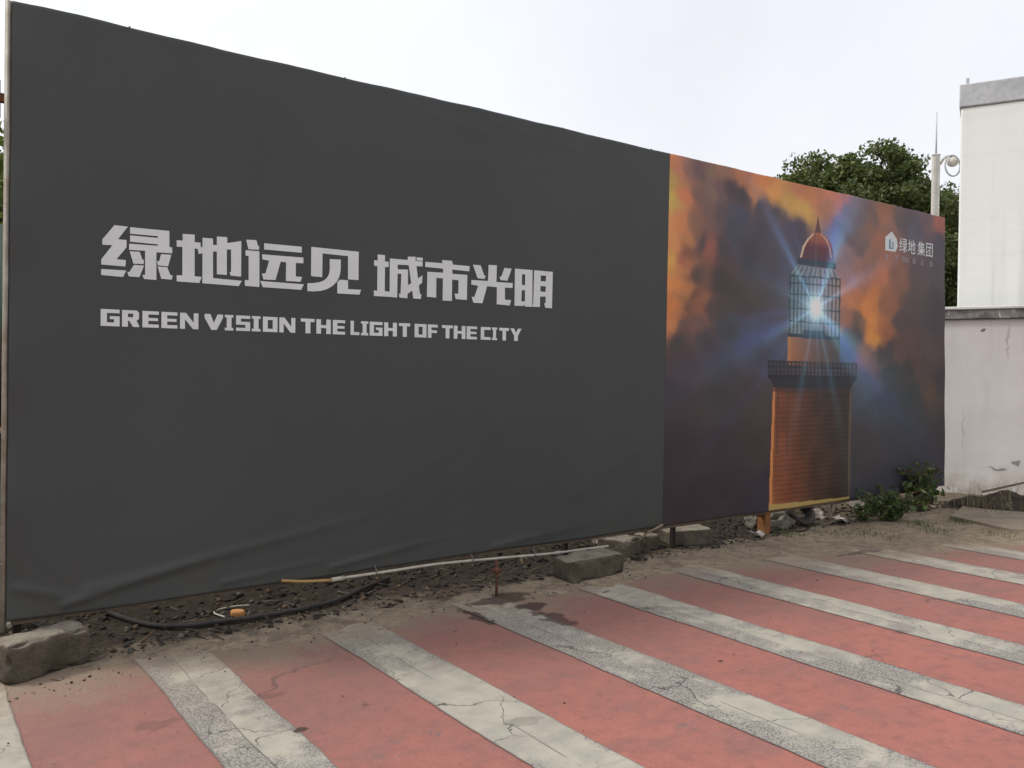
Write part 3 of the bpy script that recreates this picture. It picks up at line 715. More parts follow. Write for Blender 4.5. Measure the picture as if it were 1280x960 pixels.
# the small emblem and two lines of writing on the picture
def LG(a, b): return T(1080 + a / 9.6, 250 + b / 9.6)
ink('emblem', [[[LG(*p) for p in [(252, 445), (330, 378), (392, 470), (402, 560), (376, 622), (252, 606)]], [LG(*p) for p in [(300, 478), (318, 466), (316, 570), (338, 578), (338, 500), (350, 510), (350, 590), (298, 584)]]]], M['white_ink'], pic, 0.003)
ink('emblem_line', [[[LG(*p) for p in [(300, 478), (318, 466), (316, 570), (338, 578), (338, 500), (350, 510), (350, 590), (298, 584)]]]], M['blue_ink'], pic, 0.0022)
def small_text(txt, a0, a1, t0, b0, t1, b1, mat, bold):
    cu = bpy.data.curves.new('small_text', 'FONT'); cu.body = txt; cu.offset = bold; cu.resolution_u = 2
    o = bpy.data.objects.new('small_text', cu); COL.objects.link(o)
    dg = bpy.context.evaluated_depsgraph_get(); me = bpy.data.meshes.new_from_object(o.evaluated_get(dg))
    bpy.data.objects.remove(o)
    if len(me.vertices) == 0: return
    c = np.array([v.co[:] for v in me.vertices]); lo = c.min(0); hi = c.max(0)
    xa = LG(a0, (t0 + b0) / 2)[0]; xb = LG(a1, (t1 + b1) / 2)[0]
    zt = (LG(a0, t0)[1] + LG(a1, t1)[1]) / 2; zb = (LG(a0, b0)[1] + LG(a1, b1)[1]) / 2
    X = xa + (c[:, 0] - lo[0]) / (hi[0] - lo[0]) * (xb - xa); Z = zb + (c[:, 1] - lo[1]) / (hi[1] - lo[1]) * (zt - zb)
    w = wrinkle(X, Z)
    for i, v in enumerate(me.vertices): v.co = (X[i] - BO.x, -w[i] - 0.003, Z[i])
    me.materials.clear()
    link('character', me, mat, pic)
for a in [('绿', 420, 515, 450, 622, 462, 636), ('地', 525, 615, 472, 640, 482, 655), ('集', 640, 730, 496, 660, 506, 676), ('团', 742, 822, 516, 680, 524, 690)]: small_text(*a, M['white_ink'], 0.008)
for a in [('世', 248, 290, 650, 712, 653, 716), ('界', 362, 402, 660, 722, 663, 726), ('500', 455, 530, 682, 744, 690, 752), ('强', 578, 616, 697, 766, 700, 770), ('企', 678, 716, 712, 780, 716, 785), ('业', 783, 822, 730, 794, 733, 798)]: small_text(*a, M['pale_ink'], 0.006)

# ---- steel frame behind the cloth
def loc(p): return Vector(p) - BO
def bar(name, p, q, r, mat, parent=board, sides=4):
    return link(name, tube_mesh(name, [loc(p), loc(q)], r, sides), mat, parent)
FX = [0.53, 4.36, 5.62, 8.95, 10.17]
M['dark_steel'] = simple('dark_rusted_steel', (0.018, 0.013, 0.010, 1), (0.030, 0.020, 0.014, 1), 14, 0.9, 0.4, 0.003)
for x in FX:
    box_obj('post', loc((x - 0.02, D + 0.06, -0.08)), loc((x + 0.02, D + 0.10, 3.44)), M['dark_steel'], board)
    bar('brace', (x, D + 0.10, 2.7), (x, D + 1.75, -0.05), 0.024, M['dark_steel'])
    bar('stay', (x, D + 0.10, 1.2), (x, D + 0.97, 1.2), 0.02, M['rust'])
ppt = AY(965, 676, 5.07)
box_obj('post', loc((ppt.x - 0.045, D - 0.045 + 0.06, -0.09)), loc((ppt.x + 0.035, D + 0.115, 3.44)), M['orange_rust'], board)['label'] = 'orange rusted post showing below the picture'
bar('bracket', (ppt.x - 0.02, D + 0.05, 0.20), (ppt.x - 0.42, D + 0.10, 0.30), 0.022, M['orange_rust'])
for z in (0.245, 0.85, 1.55, 2.25, 2.95, 3.45):
    box_obj('rail', loc((0.50, D + 0.02 if z < 0.3 else D + 0.022, z - 0.022)), loc((10.2, D + 0.058, z + 0.02)), M['old_wood'] if z < 0.3 else M['rust'], board)
bar('edge_batten', (0.462, D + 0.022, 0.20), (0.486, D + 0.022, 3.50), 0.016, M['tube'])
box_obj('side_bracket', loc((-0.25, D + 0.07, 2.985)), loc((0.50, D + 0.11, 3.03)), M['rust'], board)
box_obj('side_bracket', loc((0.425, D + 0.075, 2.90)), loc((0.455, D + 0.105, 3.10)), M['rust'], board)
box_obj('side_bracket', loc((0.40, D + 0.075, 0.56)), loc((0.47, D + 0.105, 0.70)), M['rust'], board)
M['wire'] = simple('tie_wire', (0.12, 0.10, 0.09, 1), (0.2, 0.17, 0.15, 1), 30, 0.6, 0.1, 0.001)
for x in np.arange(1.2, 10.2, 1.45):
    x = float(x + random.uniform(-0.4, 0.4)); z = float(top_z(np.array([x]))[0])
    y0 = -float(wrinkle(np.array([x]), np.array([3.47]))[0]) + D
    link('tie', tube_mesh('tie', [loc((x, y0 - 0.004, z - 0.008)), loc((x + .012, D + 0.01, z + 0.008)), loc((x + .02, D + 0.06, z + 0.004)), loc((x + .02, D + 0.07, z - 0.05))], 0.004, 5), M['wire'], board)

# ------------------------------------------------------------------ wall, building
M['wall_plaster'] = None
def wall_material():
    s = NT('dirty_white_plaster', 0.9, 0.2); p = s.obj(); x, y, z = s.xyz(p)
    c = s.mix(s.mr(s.noise(p, 1.2, 5, 0.6), 0.3, 0.7), (0.56, 0.53, 0.50, 1), (0.495, 0.465, 0.44, 1))
    drip = s.noise(s.scale(p, (7, 1, 0.5)), 1.0, 5, 0.65)
    c = s.mix(s.math('MULTIPLY', s.mr(drip, 0.5, 0.75), s.mr(z, 0.8, 2.5, 0.10, 0.6)), c, (0.32, 0.30, 0.29, 1))
    c = s.mix(s.math('MULTIPLY', s.mr(z, 0.0, 0.55, 1, 0), s.mr(s.noise(p, 5, 5, 0.65), 0.35, 0.65, 0.1, 0.75)), c, (0.30, 0.25, 0.20, 1))
    c = s.mix(s.mr(s.noise(p, 13, 5, 0.7), 0.62, 0.72, 0, 0.35), c, (0.35, 0.32, 0.30, 1))
    for (cx, cz, rx, rz_, st) in [(0.42, 2.18, .035, .03, .9), (0.95, 1.95, .10, .012, .6), (0.62, 0.38, .12, .022, .75), (0.80, 0.46, .05, .03, .7), (1.05, 1.1, .02, .45, .35), (1.3, 1.45, .05, .2, .3), (0.2, 0.9, .02, .3, .2), (0.7, 2.05, .02, .25, .35)]:
        wob = s.noise(p, 9, 4, 0.6, color=True); q = s.vadd(p, s.scale(wob, (0.16, 0, 0.16))); qx, qy, qz = s.xyz(q)
        dx = s.math('DIVIDE', s.math('SUBTRACT', qx, cx + .08), rx); dz = s.math('DIVIDE', s.math('SUBTRACT', qz, cz + .08), rz_)
        c = s.mix(s.mr(s.math('SQRT', s.math('ADD', s.math('MULTIPLY', dx, dx), s.math('MULTIPLY', dz, dz))), 0.5, 1.2, st, 0), c, (0.10, 0.09, 0.08, 1))
    s.base(c); s.bump(s.noise(p, 22, 5, 0.65), 0.35, 0.006); return s.m
def coping_material():
    s = NT('stained_coping', 0.9, 0.2); p = s.obj(); x, y, z = s.xyz(p)
    c = s.mix(s.mr(s.noise(p, 4, 6, 0.7), 0.38, 0.62), (0.10, 0.095, 0.09, 1), (0.25, 0.24, 0.225, 1))
    c = s.mix(s.mr(s.noise(s.scale(p, (9, 9, 2)), 1, 5, 0.7), 0.58, 0.68), c, (0.45, 0.44, 0.42, 1))
    s.base(c); s.bump(s.noise(p, 30, 5), 0.4, 0.006); return s.m
def building_material():
    s = NT('cream_white_render', 0.88, 0.2); p = s.obj(); x, y, z = s.xyz(p)
    c = s.mix(s.mr(s.noise(p, 0.6, 5, 0.6), 0.3, 0.7), (0.78, 0.79, 0.745, 1), (0.73, 0.745, 0.70, 1))
    hor = s.noise(s.scale(p, (0.25, 1, 5.0)), 1.0, 5, 0.65)
    c = s.mix(s.mr(hor, 0.50, 0.70, 0, 0.22), c, (0.50, 0.50, 0.46, 1))
    ver = s.noise(s.scale(p, (4.0, 1, 0.2)), 1.0, 4, 0.6)
    c = s.mix(s.mr(ver, 0.52, 0.74, 0, 0.38), c, (0.46, 0.455, 0.42, 1))
    c = s.mix(s.mr(s.noise(p, 7, 5, 0.7), 0.66, 0.74, 0, 0.3), c, (0.40, 0.40, 0.38, 1))
    s.base(c); s.bump(s.noise(p, 18, 5, 0.6), 0.3, 0.006); return s.m
M['wall'] = wall_material(); M['coping'] = coping_material(); M['building'] = building_material()
M['coping_top'] = simple('pale_cement', (0.66, 0.65, 0.60, 1), (0.54, 0.53, 0.49, 1), 6, 0.9, 0.3, 0.004)
M['parapet'] = simple('grey_cement_band', (0.50, 0.515, 0.52, 1), (0.42, 0.435, 0.44, 1), 2.5, 0.9, 0.3, 0.004)
wd = Vector((math.sin(math.radians(23.9)), -math.cos(math.radians(23.9)), 0))      # along the wall, towards the viewer
wnrm = Vector((-wd.y, wd.x, 0)); wnrm = wnrm if wnrm.x > 0 else -wnrm             # into the plot behind
w0 = G(1181, 617)
rz = math.atan2(wd.y, wd.x)                                                        # local +x along wd, local +y = left of it
wall = thing('boundary_wall', 'dirty white plastered boundary wall with black-stained coping in front of the tall building', 'wall', w0, rz)
wdist = (w0.x ** 2 + w0.y ** 2) ** 0.5
def zat(px, py, P):          # height at which the sight line passes over place P
    d = ray(px, py); t = math.hypot(P[0], P[1]) / math.hypot(d[0], d[1]); return EYE[2] + d[2] * t
WH = zat(1184, 384, w0)
sgn = 1 if (Matrix.Rotation(rz, 3, 'Z') @ Vector((0, 1, 0))).dot(wnrm) > 0 else -1
def wy(a, b): return (min(a * sgn, b * sgn), max(a * sgn, b * sgn))
def wbox(name, x0, x1, d0, d1, z0, z1, mat, par, bevel=0.004):
    a, b = wy(d0, d1); bm = bmesh.new(); add_box(bm, (x0, a, z0), (x1, b, z1), None, bevel)
    return link(name, bm_mesh(name, bm), mat, par)
wbox('wall_face', -3.5, 14, 0, 0.22, -0.2, WH - 0.17, M['wall'], wall)
wbox('coping', -3.5, 14, -0.05, 0.27, WH - 0.168, WH - 0.045, M['coping'], wall, 0.01)
wbox('coping_cap', -3.5, 14, -0.075, 0.29, WH - 0.043, WH, M['coping_top'], wall, 0.01)
# building set back behind the wall; its corner stands where the photograph shows it
bp0 = Vector(w0) + wnrm * 1.0
dv = ray(1198, 300); dv = Vector((dv[0], dv[1], 0))
# solve bp0 + wd*s = dv*t
det = wd.x * (-dv.y) - wd.y * (-dv.x)
s_ = ((-bp0.x) * (-dv.y) - (-bp0.y) * (-dv.x)) / det
bc = bp0 + wd * s_; bc.z = 0
BH = zat(1202, 106, bc); BB = zat(1202, 135, bc)
bld = thing('building', 'tall cream white windowless building with grey parapet band behind the boundary wall', 'building', bc, rz)
wbox('wall_face', 0, 16, 0, 8, -0.2, BB, M['building'], bld, 0.02)
wbox('parapet_band', -0.02, 16.02, -0.025, 8.02, BB + 0.002, BH, M['parapet'], bld, 0.015)
bm = bmesh.new(); add_box(bm, (0.06, wy(0.05, 0.08)[0], BH), (0.10, wy(0.05, 0.08)[1], BH + 0.10)); link('roof_peg', bm_mesh('roof_peg', bm), M['parapet'], bld)

# ------------------------------------------------------------------ vegetation
def leaf_material(name, c_dark, c_mid, c_light, trans=0.25):
    s = NT(name, 0.55, 0.35)
    r = s.attr('tint')[2]
    c = s.mix(s.mr(r, 0.0, 0.55, smooth=False), c_dark, c_mid); c = s.mix(s.mr(r, 0.55, 1.0, smooth=False), c, c_light)
    s.base(c)
    tr = s.n('ShaderNodeBsdfTranslucent'); s.set(tr.inputs[0], s.mix(0.5, c, (0.16, 0.22, 0.03, 1)))
    ms = s.n('ShaderNodeMixShader'); ms.inputs[0].default_value = trans
    s.t.links.new(s.b.outputs[0], ms.inputs[1]); s.t.links.new(tr.outputs[0], ms.inputs[2]); s.t.links.new(ms.outputs[0], s.out.inputs[0])
    return s.m
M['leaf'] = leaf_material('tree_leaf', (0.040, 0.058, 0.018, 1), (0.095, 0.115, 0.036, 1), (0.21, 0.22, 0.085, 1))
M['leaf_shrub'] = leaf_material('shrub_leaf', (0.028, 0.052, 0.016, 1), (0.065, 0.108, 0.030, 1), (0.16, 0.20, 0.075, 1))
M['leaf_red'] = leaf_material('reddish_leaf', (0.12, 0.05, 0.02, 1), (0.22, 0.08, 0.03, 1), (0.30, 0.16, 0.05, 1))
M['leaf_bright'] = leaf_material('bright_leaf', (0.06, 0.09, 0.02, 1), (0.12, 0.17, 0.03, 1), (0.22, 0.26, 0.06, 1), 0.35)
M['dry_grass'] = leaf_material('dry_grass_blade', (0.10, 0.09, 0.04, 1), (0.19, 0.17, 0.08, 1), (0.30, 0.26, 0.14, 1))
M['bark'] = simple('bark', (0.12, 0.095, 0.07, 1), (0.07, 0.055, 0.042, 1), 9, 0.95, 0.8, 0.02)
def leaves_mesh(name, cen, nrm_bias, size, seed, elong=1.7):
    """cen (n,3) leaf centres; each leaf a bent six-sided blade"""
    r = np.random.default_rng(seed); n = len(cen)
    a = r.normal(size=(n, 3)) + nrm_bias * np.array([0, 0, 1.0]); a /= np.linalg.norm(a, axis=1)[:, None]
    t = np.cross(a, r.normal(size=(n, 3))); t /= np.linalg.norm(t, axis=1)[:, None]
    b = np.cross(a, t)
    L = size * r.uniform(0.65, 1.25, n)[:, None]; Wd = L / elong
    p0 = cen - t * L * .5; p1 = cen - t * L * .12 + b * Wd * .5 - a * L * .05; p2 = cen + t * L * .2 + b * Wd * .36 - a * L * .04
    p3 = cen + t * L * .5 - a * L * .12; p4 = cen + t * L * .2 - b * Wd * .36 - a * L * .04; p5 = cen - t * L * .12 - b * Wd * .5 - a * L * .05
    V = np.stack([p0, p1, p2, p3, p4, p5], 1).reshape(-1, 3)
    i = np.arange(n)[:, None] * 6
    F = np.concatenate([i + np.array([[0, 1, 2, 3]]), i + np.array([[0, 3, 4, 5]])])
    me = from_np(name, V, F)
    tint = np.repeat(np.clip(r.normal(0.45, 0.25, n), 0, 1), 6)
    at = me.attributes.new('tint', 'FLOAT', 'POINT'); at.data.foreach_set('value', tint.astype(np.float32))
    return me
def tree(name, label, base, zc, rx, rzv, n_clump, per, size, seed, mat, trunk_r=0.22, group=None, clump_r=0.6):
    o = thing(name, label, 'tree', base, group=group)
    r = np.random.default_rng(seed); rr = random.Random(seed)
    cl = []
    while len(cl) < n_clump:
        q = r.normal(size=3); q /= np.linalg.norm(q); rad = r.uniform(0.45, 1.0) ** 0.6
        lump = 0.86 + 0.24 * mnoise.noise(Vector((q[0] * 1.9, q[1] * 1.9, q[2] * 1.9 + seed)))
        p = q * rad * lump * np.array([rx, rx, rzv])
        cl.append(p + np.array([0, 0, zc]))
    cl = np.array(cl)
    pts = []
    for p in cl:
        cr = clump_r * r.uniform(0.6, 1.25)
        q = r.normal(size=(per, 3)); q /= np.linalg.norm(q, axis=1)[:, None]; q *= (r.random((per, 1)) ** 0.45) * cr; q[:, 2] *= 0.65
        pts.append(p + q)
    pts = np.concatenate(pts)
    V = []; bmx = bmesh.new()
    def tub(p, q, ra, rb):
        me = tube_mesh('x', smooth_path([p, (Vector(p) + Vector(q)) / 2 + Vector((rr.uniform(-.1, .1), rr.uniform(-.1, .1), 0)) * (Vector(q) - Vector(p)).length, q], 4), ra, 7, True, [ra + (rb - ra) * k / 8 for k in range(9)])
        bmx.from_mesh(me); bpy.data.meshes.remove(me)
    tub((0, 0, -0.15), (0.1, 0.05, zc * 0.55), trunk_r, trunk_r * 0.7)
    for k in range(9):
        an = k * 2.4; q = cl[rr.randrange(len(cl))]
        tub((0.1, 0.05, zc * (0.42 + 0.015 * k)), tuple(q), trunk_r * 0.4, 0.03)
    link('trunk', bm_mesh('trunk', bmx, True), M['bark'], o)
    link('crown', leaves_mesh('crown', pts, 0.5, size, seed + 1), mat, o)
    return o
tb = AL(1046, 27); ztop = zat(1046, 178, tb)
tree('broadleaf_tree', 'big dark green tree rising behind the lighthouse picture', tb, ztop - 2.9, 3.25, 2.9, 560, 210, 0.125, 5, M['leaf'], clump_r=0.46)
tb2 = AL(1196, 31); zt2 = zat(1190, 216, tb2)
tree('broadleaf_tree', 'darker tree half hidden behind the tall building, beside the white pole', tb2, zt2 - 3.3, 2.0, 3.1, 170, 190, 0.13, 9, M['leaf'], clump_r=0.6)
tb4 = AL(1128, 36); zt4 = zat(1128, 207, tb4)
tree('broadleaf_tree', 'farther tree whose crown shows beyond the big dark green one', tb4, zt4 - 4.2, 3.0, 4.2, 300, 190, 0.15, 14, M['leaf'], clump_r=0.65)
tb3 = Vector((0.35, 13.5, 0))
tree('broadleaf_tree', 'light green tree beyond the green netting, past the lettered end of the hoarding', tb3, 3.6, 1.75, 1.7, 90, 90, 0.17, 21, M['leaf_bright'], 0.12, clump_r=0.45)

def blade_mesh(name, spots, seed, hmin, hmax, wdt, lean=0.5):
    r = random.Random(seed); V = []; F = []; Tn = []
    for (x, y, z, cnt, sp) in spots:
        for k in range(cnt):
            a = r.uniform(0, 6.283); rad = sp * r.random() ** 0.7; px, py = x + math.cos(a) * rad, y + math.sin(a) * rad
            h = r.uniform(hmin, hmax); ln = r.uniform(0.1, lean) * h; b = r.uniform(0, 6.283); w = wdt * r.uniform(0.6, 1.2)
            dx, dy = math.cos(b), math.sin(b); ox, oy = -dy * w / 2, dx * w / 2; i = len(V)
            V += [(px - ox, py - oy, z - .01), (px + ox, py + oy, z - .01), (px + ox * .7 + dx * ln * .4, py + oy * .7 + dy * ln * .4, z + h * .6), (px - ox * .7 + dx * ln * .4, py - oy * .7 + dy * ln * .4, z + h * .6), (px + dx * ln, py + dy * ln, z + h)]
            F += [(i, i + 1, i + 2, i + 3), (i + 3, i + 2, i + 4)]; t = r.random(); Tn += [t] * 5
    me = bpy.data.meshes.new(name); me.from_pydata(V, [], F); me.update()
    at = me.attributes.new('tint', 'FLOAT', 'POINT'); at.data.foreach_set('value', np.array(Tn, dtype=np.float32))
    return me

def shrub(label, base, stems, h, spread, leaf, seed, mat, per=16, group=None, red=0):
    o = thing('shrub', label, 'shrub', base, group=group); rr = random.Random(seed); pts = []; bmx = bmesh.new()
    for k in range(stems):
        a = rr.uniform(0, 6.283); s_ = spread * rr.uniform(0.3, 1.0); hh = h * rr.uniform(0.5, 1.0)
        tip = Vector((math.cos(a) * s_, math.sin(a) * s_ * 0.6, hh)); mid = Vector((tip.x * .4, tip.y * .4, hh * .6))
        me = tube_mesh('x', smooth_path([(tip.x * .1, tip.y * .1, -0.03), mid, tip], 4), 0.006, 5); bmx.from_mesh(me); bpy.data.meshes.remove(me)
        for q in range(per):
            t = rr.uniform(0.15, 1.0); c = mid.lerp(tip, (t - .5) * 2) if t > .5 else Vector((tip.x * .1, tip.y * .1, 0)).lerp(mid, t * 2)
            pts.append(c + Vector((rr.gauss(0, 1), rr.gauss(0, 1), rr.gauss(0, .6))) * leaf * 0.5)
    link('stems', bm_mesh('stems', bmx, True), M['bark'], o)
    pts = np.array([tuple(p) for p in pts]); pts[:, 2] = np.maximum(pts[:, 2], 0.03)
    nr = int(len(pts) * red)
    link('foliage', leaves_mesh('foliage', pts[nr:], 0.6, leaf, seed, 2.1), mat, o)
    if nr: link('red_leaves', leaves_mesh('red_leaves', pts[:nr], 0.6, leaf, seed + 3, 2.1), M['leaf_red'], o)
    return o
def onsoil(px, py):
    g = G(px, py); return Vector((g.x, g.y, soil_z(g.x, g.y)))
shrub('low bushy weed with broad dark leaves, leafiest one under the picture', onsoil(1112, 655), 36, 0.34, 0.56, 0.08, 3, M['leaf_shrub'], 13)
shrub('taller broad-leaved weed with reddish leaves at the foot of the end wall', onsoil(1150, 642), 26, 0.58, 0.32, 0.085, 4, M['leaf_shrub'], 13, red=0.12)
shrub('thin straggling weed among the bent sheet scraps', onsoil(1075, 655), 7, 0.20, 0.25, 0.08, 6, M['leaf_shrub'], 9)
gs = []
for (px, py, c, sp) in [(1197, 656, 30, .16), (1150, 660, 26, .2), (1092, 672, 22, .25), (1040, 668, 18, .3), (1255, 672, 10, .2), (985, 672, 18, .18), (1170, 668, 16, .2)]:
    p = onsoil(px, py); gs.append((p.x, p.y, p.z, c * 3, sp))
tag(link('grass', blade_mesh('grass', gs, 5, 0.02, 0.07, 0.007, 1.3), M['leaf_shrub']), 'sparse green grass on the dirt below the picture', 'grass', kind='stuff')

# ------------------------------------------------------------------ pole with lamp behind the hoarding
M['cream_paint'] = simple('cream_painted_steel', (0.62, 0.59, 0.52, 1), (0.54, 0.51, 0.45, 1), 6, 0.5, 0.1, 0.001)
M['grey_metal'] = simple('pale_grey_metal', (0.50, 0.51, 0.50, 1), (0.40, 0.41, 0.41, 1), 8, 0.45, 0.1, 0.001)
pb = AL(1165, 17.0); pt = zat(1165, 195, pb); prt = zat(1165, 141, pb)
pole = thing('camera_pole', 'cream square pole with thin lightning rod and round bracket rising behind the picture', 'pole', pb, math.radians(-48))
box_obj('base_plate', (-0.16, -0.16, -0.1), (0.16, 0.16, -0.07), M['grey_metal'], pole)
box_obj('shaft', (-0.06, -0.05, -0.07), (0.06, 0.05, pt), M['cream_paint'], pole, 0.012)
box_obj('seam_strip', (-0.014, -0.056, 0.0), (0.014, -0.0505, pt - 0.03), M['grey_metal'], pole, 0.002)
box_obj('cap', (-0.066, -0.056, pt), (0.066, 0.056, pt + 0.02), M['cream_paint'], pole)
link('lightning_rod', tube_mesh('lightning_rod', [(0, 0, pt + 0.02), (0, 0, pt + 0.35), (0, 0, prt)], 0.014, 6, True, [0.016, 0.012, 0.007]), M['grey_metal'], pole)
arm = link('arm', tube_mesh('arm', smooth_path([(0.07, 0, pt - 0.16), (0.16, 0, pt - 0.03), (0.28, 0, pt - 0.02)], 5), 0.022, 7), M['cream_paint'], pole)
bm = bmesh.new()
ringp = [(0.27 + 0.15 * math.cos(a), -0.03 + 0.09 * math.cos(a), pt - 0.20 + 0.185 * math.sin(a)) for a in np.linspace(0, 2 * math.pi, 25)]
link('ring', tube_mesh('ring', ringp, 0.014, 7, False), M['grey_metal'], pole)
bm = bmesh.new()
bmesh.ops.create_uvsphere(bm, u_segments=14, v_segments=8, radius=0.10)
for v in bm.verts: v.co = Vector((v.co.x + 0.27, v.co.y - 0.03, v.co.z * 0.9 + pt - 0.13))
link('dome_housing', bm_mesh('dome_housing', bm, True), M['cream_paint'], pole)

# ------------------------------------------------------------------ green netting beyond the hoarding
def net_material():
    s = NT('green_netting', 0.8, 0.2); p = s.obj()
    c = s.mix(s.mr(s.noise(s.scale(p, (3, 1, 0.7)), 1.2, 5, 0.65), 0.35, 0.65), (0.045, 0.12, 0.075, 1), (0.11, 0.19, 0.14, 1))
    c = s.mix(s.mr(s.xyz(p)[2], 1.7, 2.6), c, (0.20, 0.27, 0.22, 1))
    s.base(c); s.bump(s.noise(p, 90, 2, 0.6), 0.4, 0.004); return s.m
M['net'] = net_material()
nf = thing('netting_fence', 'faded green construction netting on timber posts behind the hoarding', 'fence', (0, 8.0, 0))
nx, nz = 150, 50
U, W = np.meshgrid(np.linspace(-7, 7.6, nx), np.linspace(0.0, 1.0, nz))
Zn = 0.02 + W * (2.62 + 0.10 * np.sin(U * 2.1)); Yn = 0.07 * np.sin(U * 5.3 + W * 1.5) + 0.10 * (fbm2(U * 1.4, W * 3, 91, 4) - 0.5)
fr = from_np('netting', np.stack([U, Yn, Zn], -1).reshape(-1, 3), grid_idx(nx, nz), True)
link('netting', fr, M['net'], nf)
for x in (-6.5, -4.3, -2.1, 0.3, 2.5, 4.7, 6.9):
    box_obj('post', (x - 0.04, -0.20, -0.12), (x + 0.04, -0.12, 2.55), M['old_wood'], nf)
    link('brace', tube_mesh('brace', [(x, -0.16, 2.2), (x + 0.55, -1.1, -0.05)], 0.03, 5), M['old_wood'], nf)
M['pale_timber'] = simple('pale_timber', (0.36, 0.28, 0.19, 1), (0.27, 0.21, 0.14, 1), 9, 0.85, 0.4, 0.003)

# ------------------------------------------------------------------ kerb stones, slab and rubble
def stone_material(name, c1, c2, c3):
    s = NT(name, 0.93, 0.15); p = s.obj(); r = s.rnd()
    pv = s.vadd(p, s.scale(s.n('ShaderNodeObjectInfo').outputs['Location'], (3, 3, 3)))
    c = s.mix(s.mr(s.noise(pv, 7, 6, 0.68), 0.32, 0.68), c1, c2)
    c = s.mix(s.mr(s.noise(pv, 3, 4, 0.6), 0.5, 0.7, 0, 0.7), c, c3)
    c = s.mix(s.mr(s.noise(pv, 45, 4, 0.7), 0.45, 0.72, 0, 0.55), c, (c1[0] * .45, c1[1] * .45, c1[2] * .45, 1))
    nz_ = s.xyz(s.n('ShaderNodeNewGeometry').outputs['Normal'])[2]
    c = s.mix(s.math('MULTIPLY', s.mr(s.math('ADD', nz_, s.math('MULTIPLY', s.math('SUBTRACT', s.noise(pv, 14, 5, 0.7), 0.5), 0.9)), 0.45, 1.05), s.mr(s.noise(pv, 6, 5, 0.65), 0.3, 0.6, 0.35, 0.9)), c, (0.29, 0.255, 0.20, 1))   # upward faces painted paler in a dusty tone, standing in for light from above
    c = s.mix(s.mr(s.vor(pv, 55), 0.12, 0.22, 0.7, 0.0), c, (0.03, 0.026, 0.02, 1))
    s.base(c); s.bump(s.math('ADD', s.noise(pv, 38, 6, 0.7), s.math('MULTIPLY', s.noise(pv, 9, 4), 1.2)), 0.8, 0.014); return s.m
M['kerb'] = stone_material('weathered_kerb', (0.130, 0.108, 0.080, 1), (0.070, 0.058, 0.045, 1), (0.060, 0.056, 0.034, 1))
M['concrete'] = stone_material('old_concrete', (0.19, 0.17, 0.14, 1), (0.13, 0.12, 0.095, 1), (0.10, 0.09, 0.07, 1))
M['brick_bit'] = simple('orange_brick', (0.55, 0.27, 0.10, 1), (0.42, 0.19, 0.07, 1), 40, 0.9, 0.4, 0.002)
def block_mesh(name, L, W, H, seed, rough=0.012, cham=0.022, cuts=13):
    """a worn block: rounded edges of uneven radius, chipped corners, pitted faces"""
    bm = bmesh.new(); bmesh.ops.create_cube(bm, size=1.0)
    bmesh.ops.subdivide_edges(bm, edges=bm.edges[:], cuts=cuts, use_grid_fill=True)
    so = Vector((seed * 3.7, seed * 1.3, seed)); half = Vector((L / 2, W / 2, H / 2))
    for v in bm.verts:
        q = Vector((v.co.x * L, v.co.y * W, v.co.z * H))
        r = cham * (1.0 + 1.1 * mnoise.noise(q * 7 + so) + 0.5 * mnoise.noise(q * 19 + so)); r = min(max(r, 0.005), min(half) * 0.95)
        inner = Vector([max(-(half[k] - r), min(half[k] - r, q[k])) for k in range(3)])
        d = q - inner
        p = inner + d.normalized() * r if d.length > 1e-6 else q
        chip = max(0.0, mnoise.noise(q * 11 + so * 2.3) - 0.08) * cham * 3.2 * (1.0 if d.length > r * 1.02 else 0.25)
        nd = d.normalized() if d.length > 1e-6 else Vector((0, 0, 0))
        p = p + mnoise.noise_vector(q * 4 + so) * rough + mnoise.noise_vector(q * 15 + so) * rough * 0.40 + mnoise.noise_vector(q * 40 + so) * rough * 0.22 - nd * chip
        v.co = p
    lo = min(v.co.z for v in bm.verts)
    for v in bm.verts: v.co.z -= lo
    return bm_mesh(name, bm, True)
def kerb(label, pl, pr, depth, h, seed, mat, zoff=-0.012, cat='kerb stone', name='kerb_stone', group=None, ext=0.0, tilt=0.0, cham=0.022):
    a = G(*pl); b = G(*pr); a = a - (b - a).normalized() * ext
    d = (b - a); L = d.length; u = d.normalized(); nn = Vector((-u.y, u.x, 0))
    if nn.dot(a) < 0: nn = -nn
    c = (a + b) / 2 + nn * depth / 2
    me = block_mesh(name, L, depth, h, seed, cham=cham)
    o = link(name, me, mat); o.location = (c.x, c.y, soil_z(c.x, c.y) * 0.5 + zoff); o.rotation_euler = (tilt, 0, math.atan2(u.y, u.x))
    return tag(o, label, cat, group)
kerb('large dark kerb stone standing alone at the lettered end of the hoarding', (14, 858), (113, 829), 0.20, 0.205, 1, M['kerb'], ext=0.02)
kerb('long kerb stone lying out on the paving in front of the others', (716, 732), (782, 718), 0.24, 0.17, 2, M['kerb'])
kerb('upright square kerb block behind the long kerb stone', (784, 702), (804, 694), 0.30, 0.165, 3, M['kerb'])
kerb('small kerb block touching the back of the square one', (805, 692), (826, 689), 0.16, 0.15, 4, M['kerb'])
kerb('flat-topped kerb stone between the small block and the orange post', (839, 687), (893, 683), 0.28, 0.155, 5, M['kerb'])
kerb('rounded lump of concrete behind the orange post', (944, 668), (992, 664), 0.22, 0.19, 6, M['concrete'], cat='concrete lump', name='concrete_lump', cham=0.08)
kerb('flat rough rock tucked behind the large dark kerb stone', (4, 797), (46, 789), 0.16, 0.07, 7, M['kerb'], cat='rock', name='rock', cham=0.03)

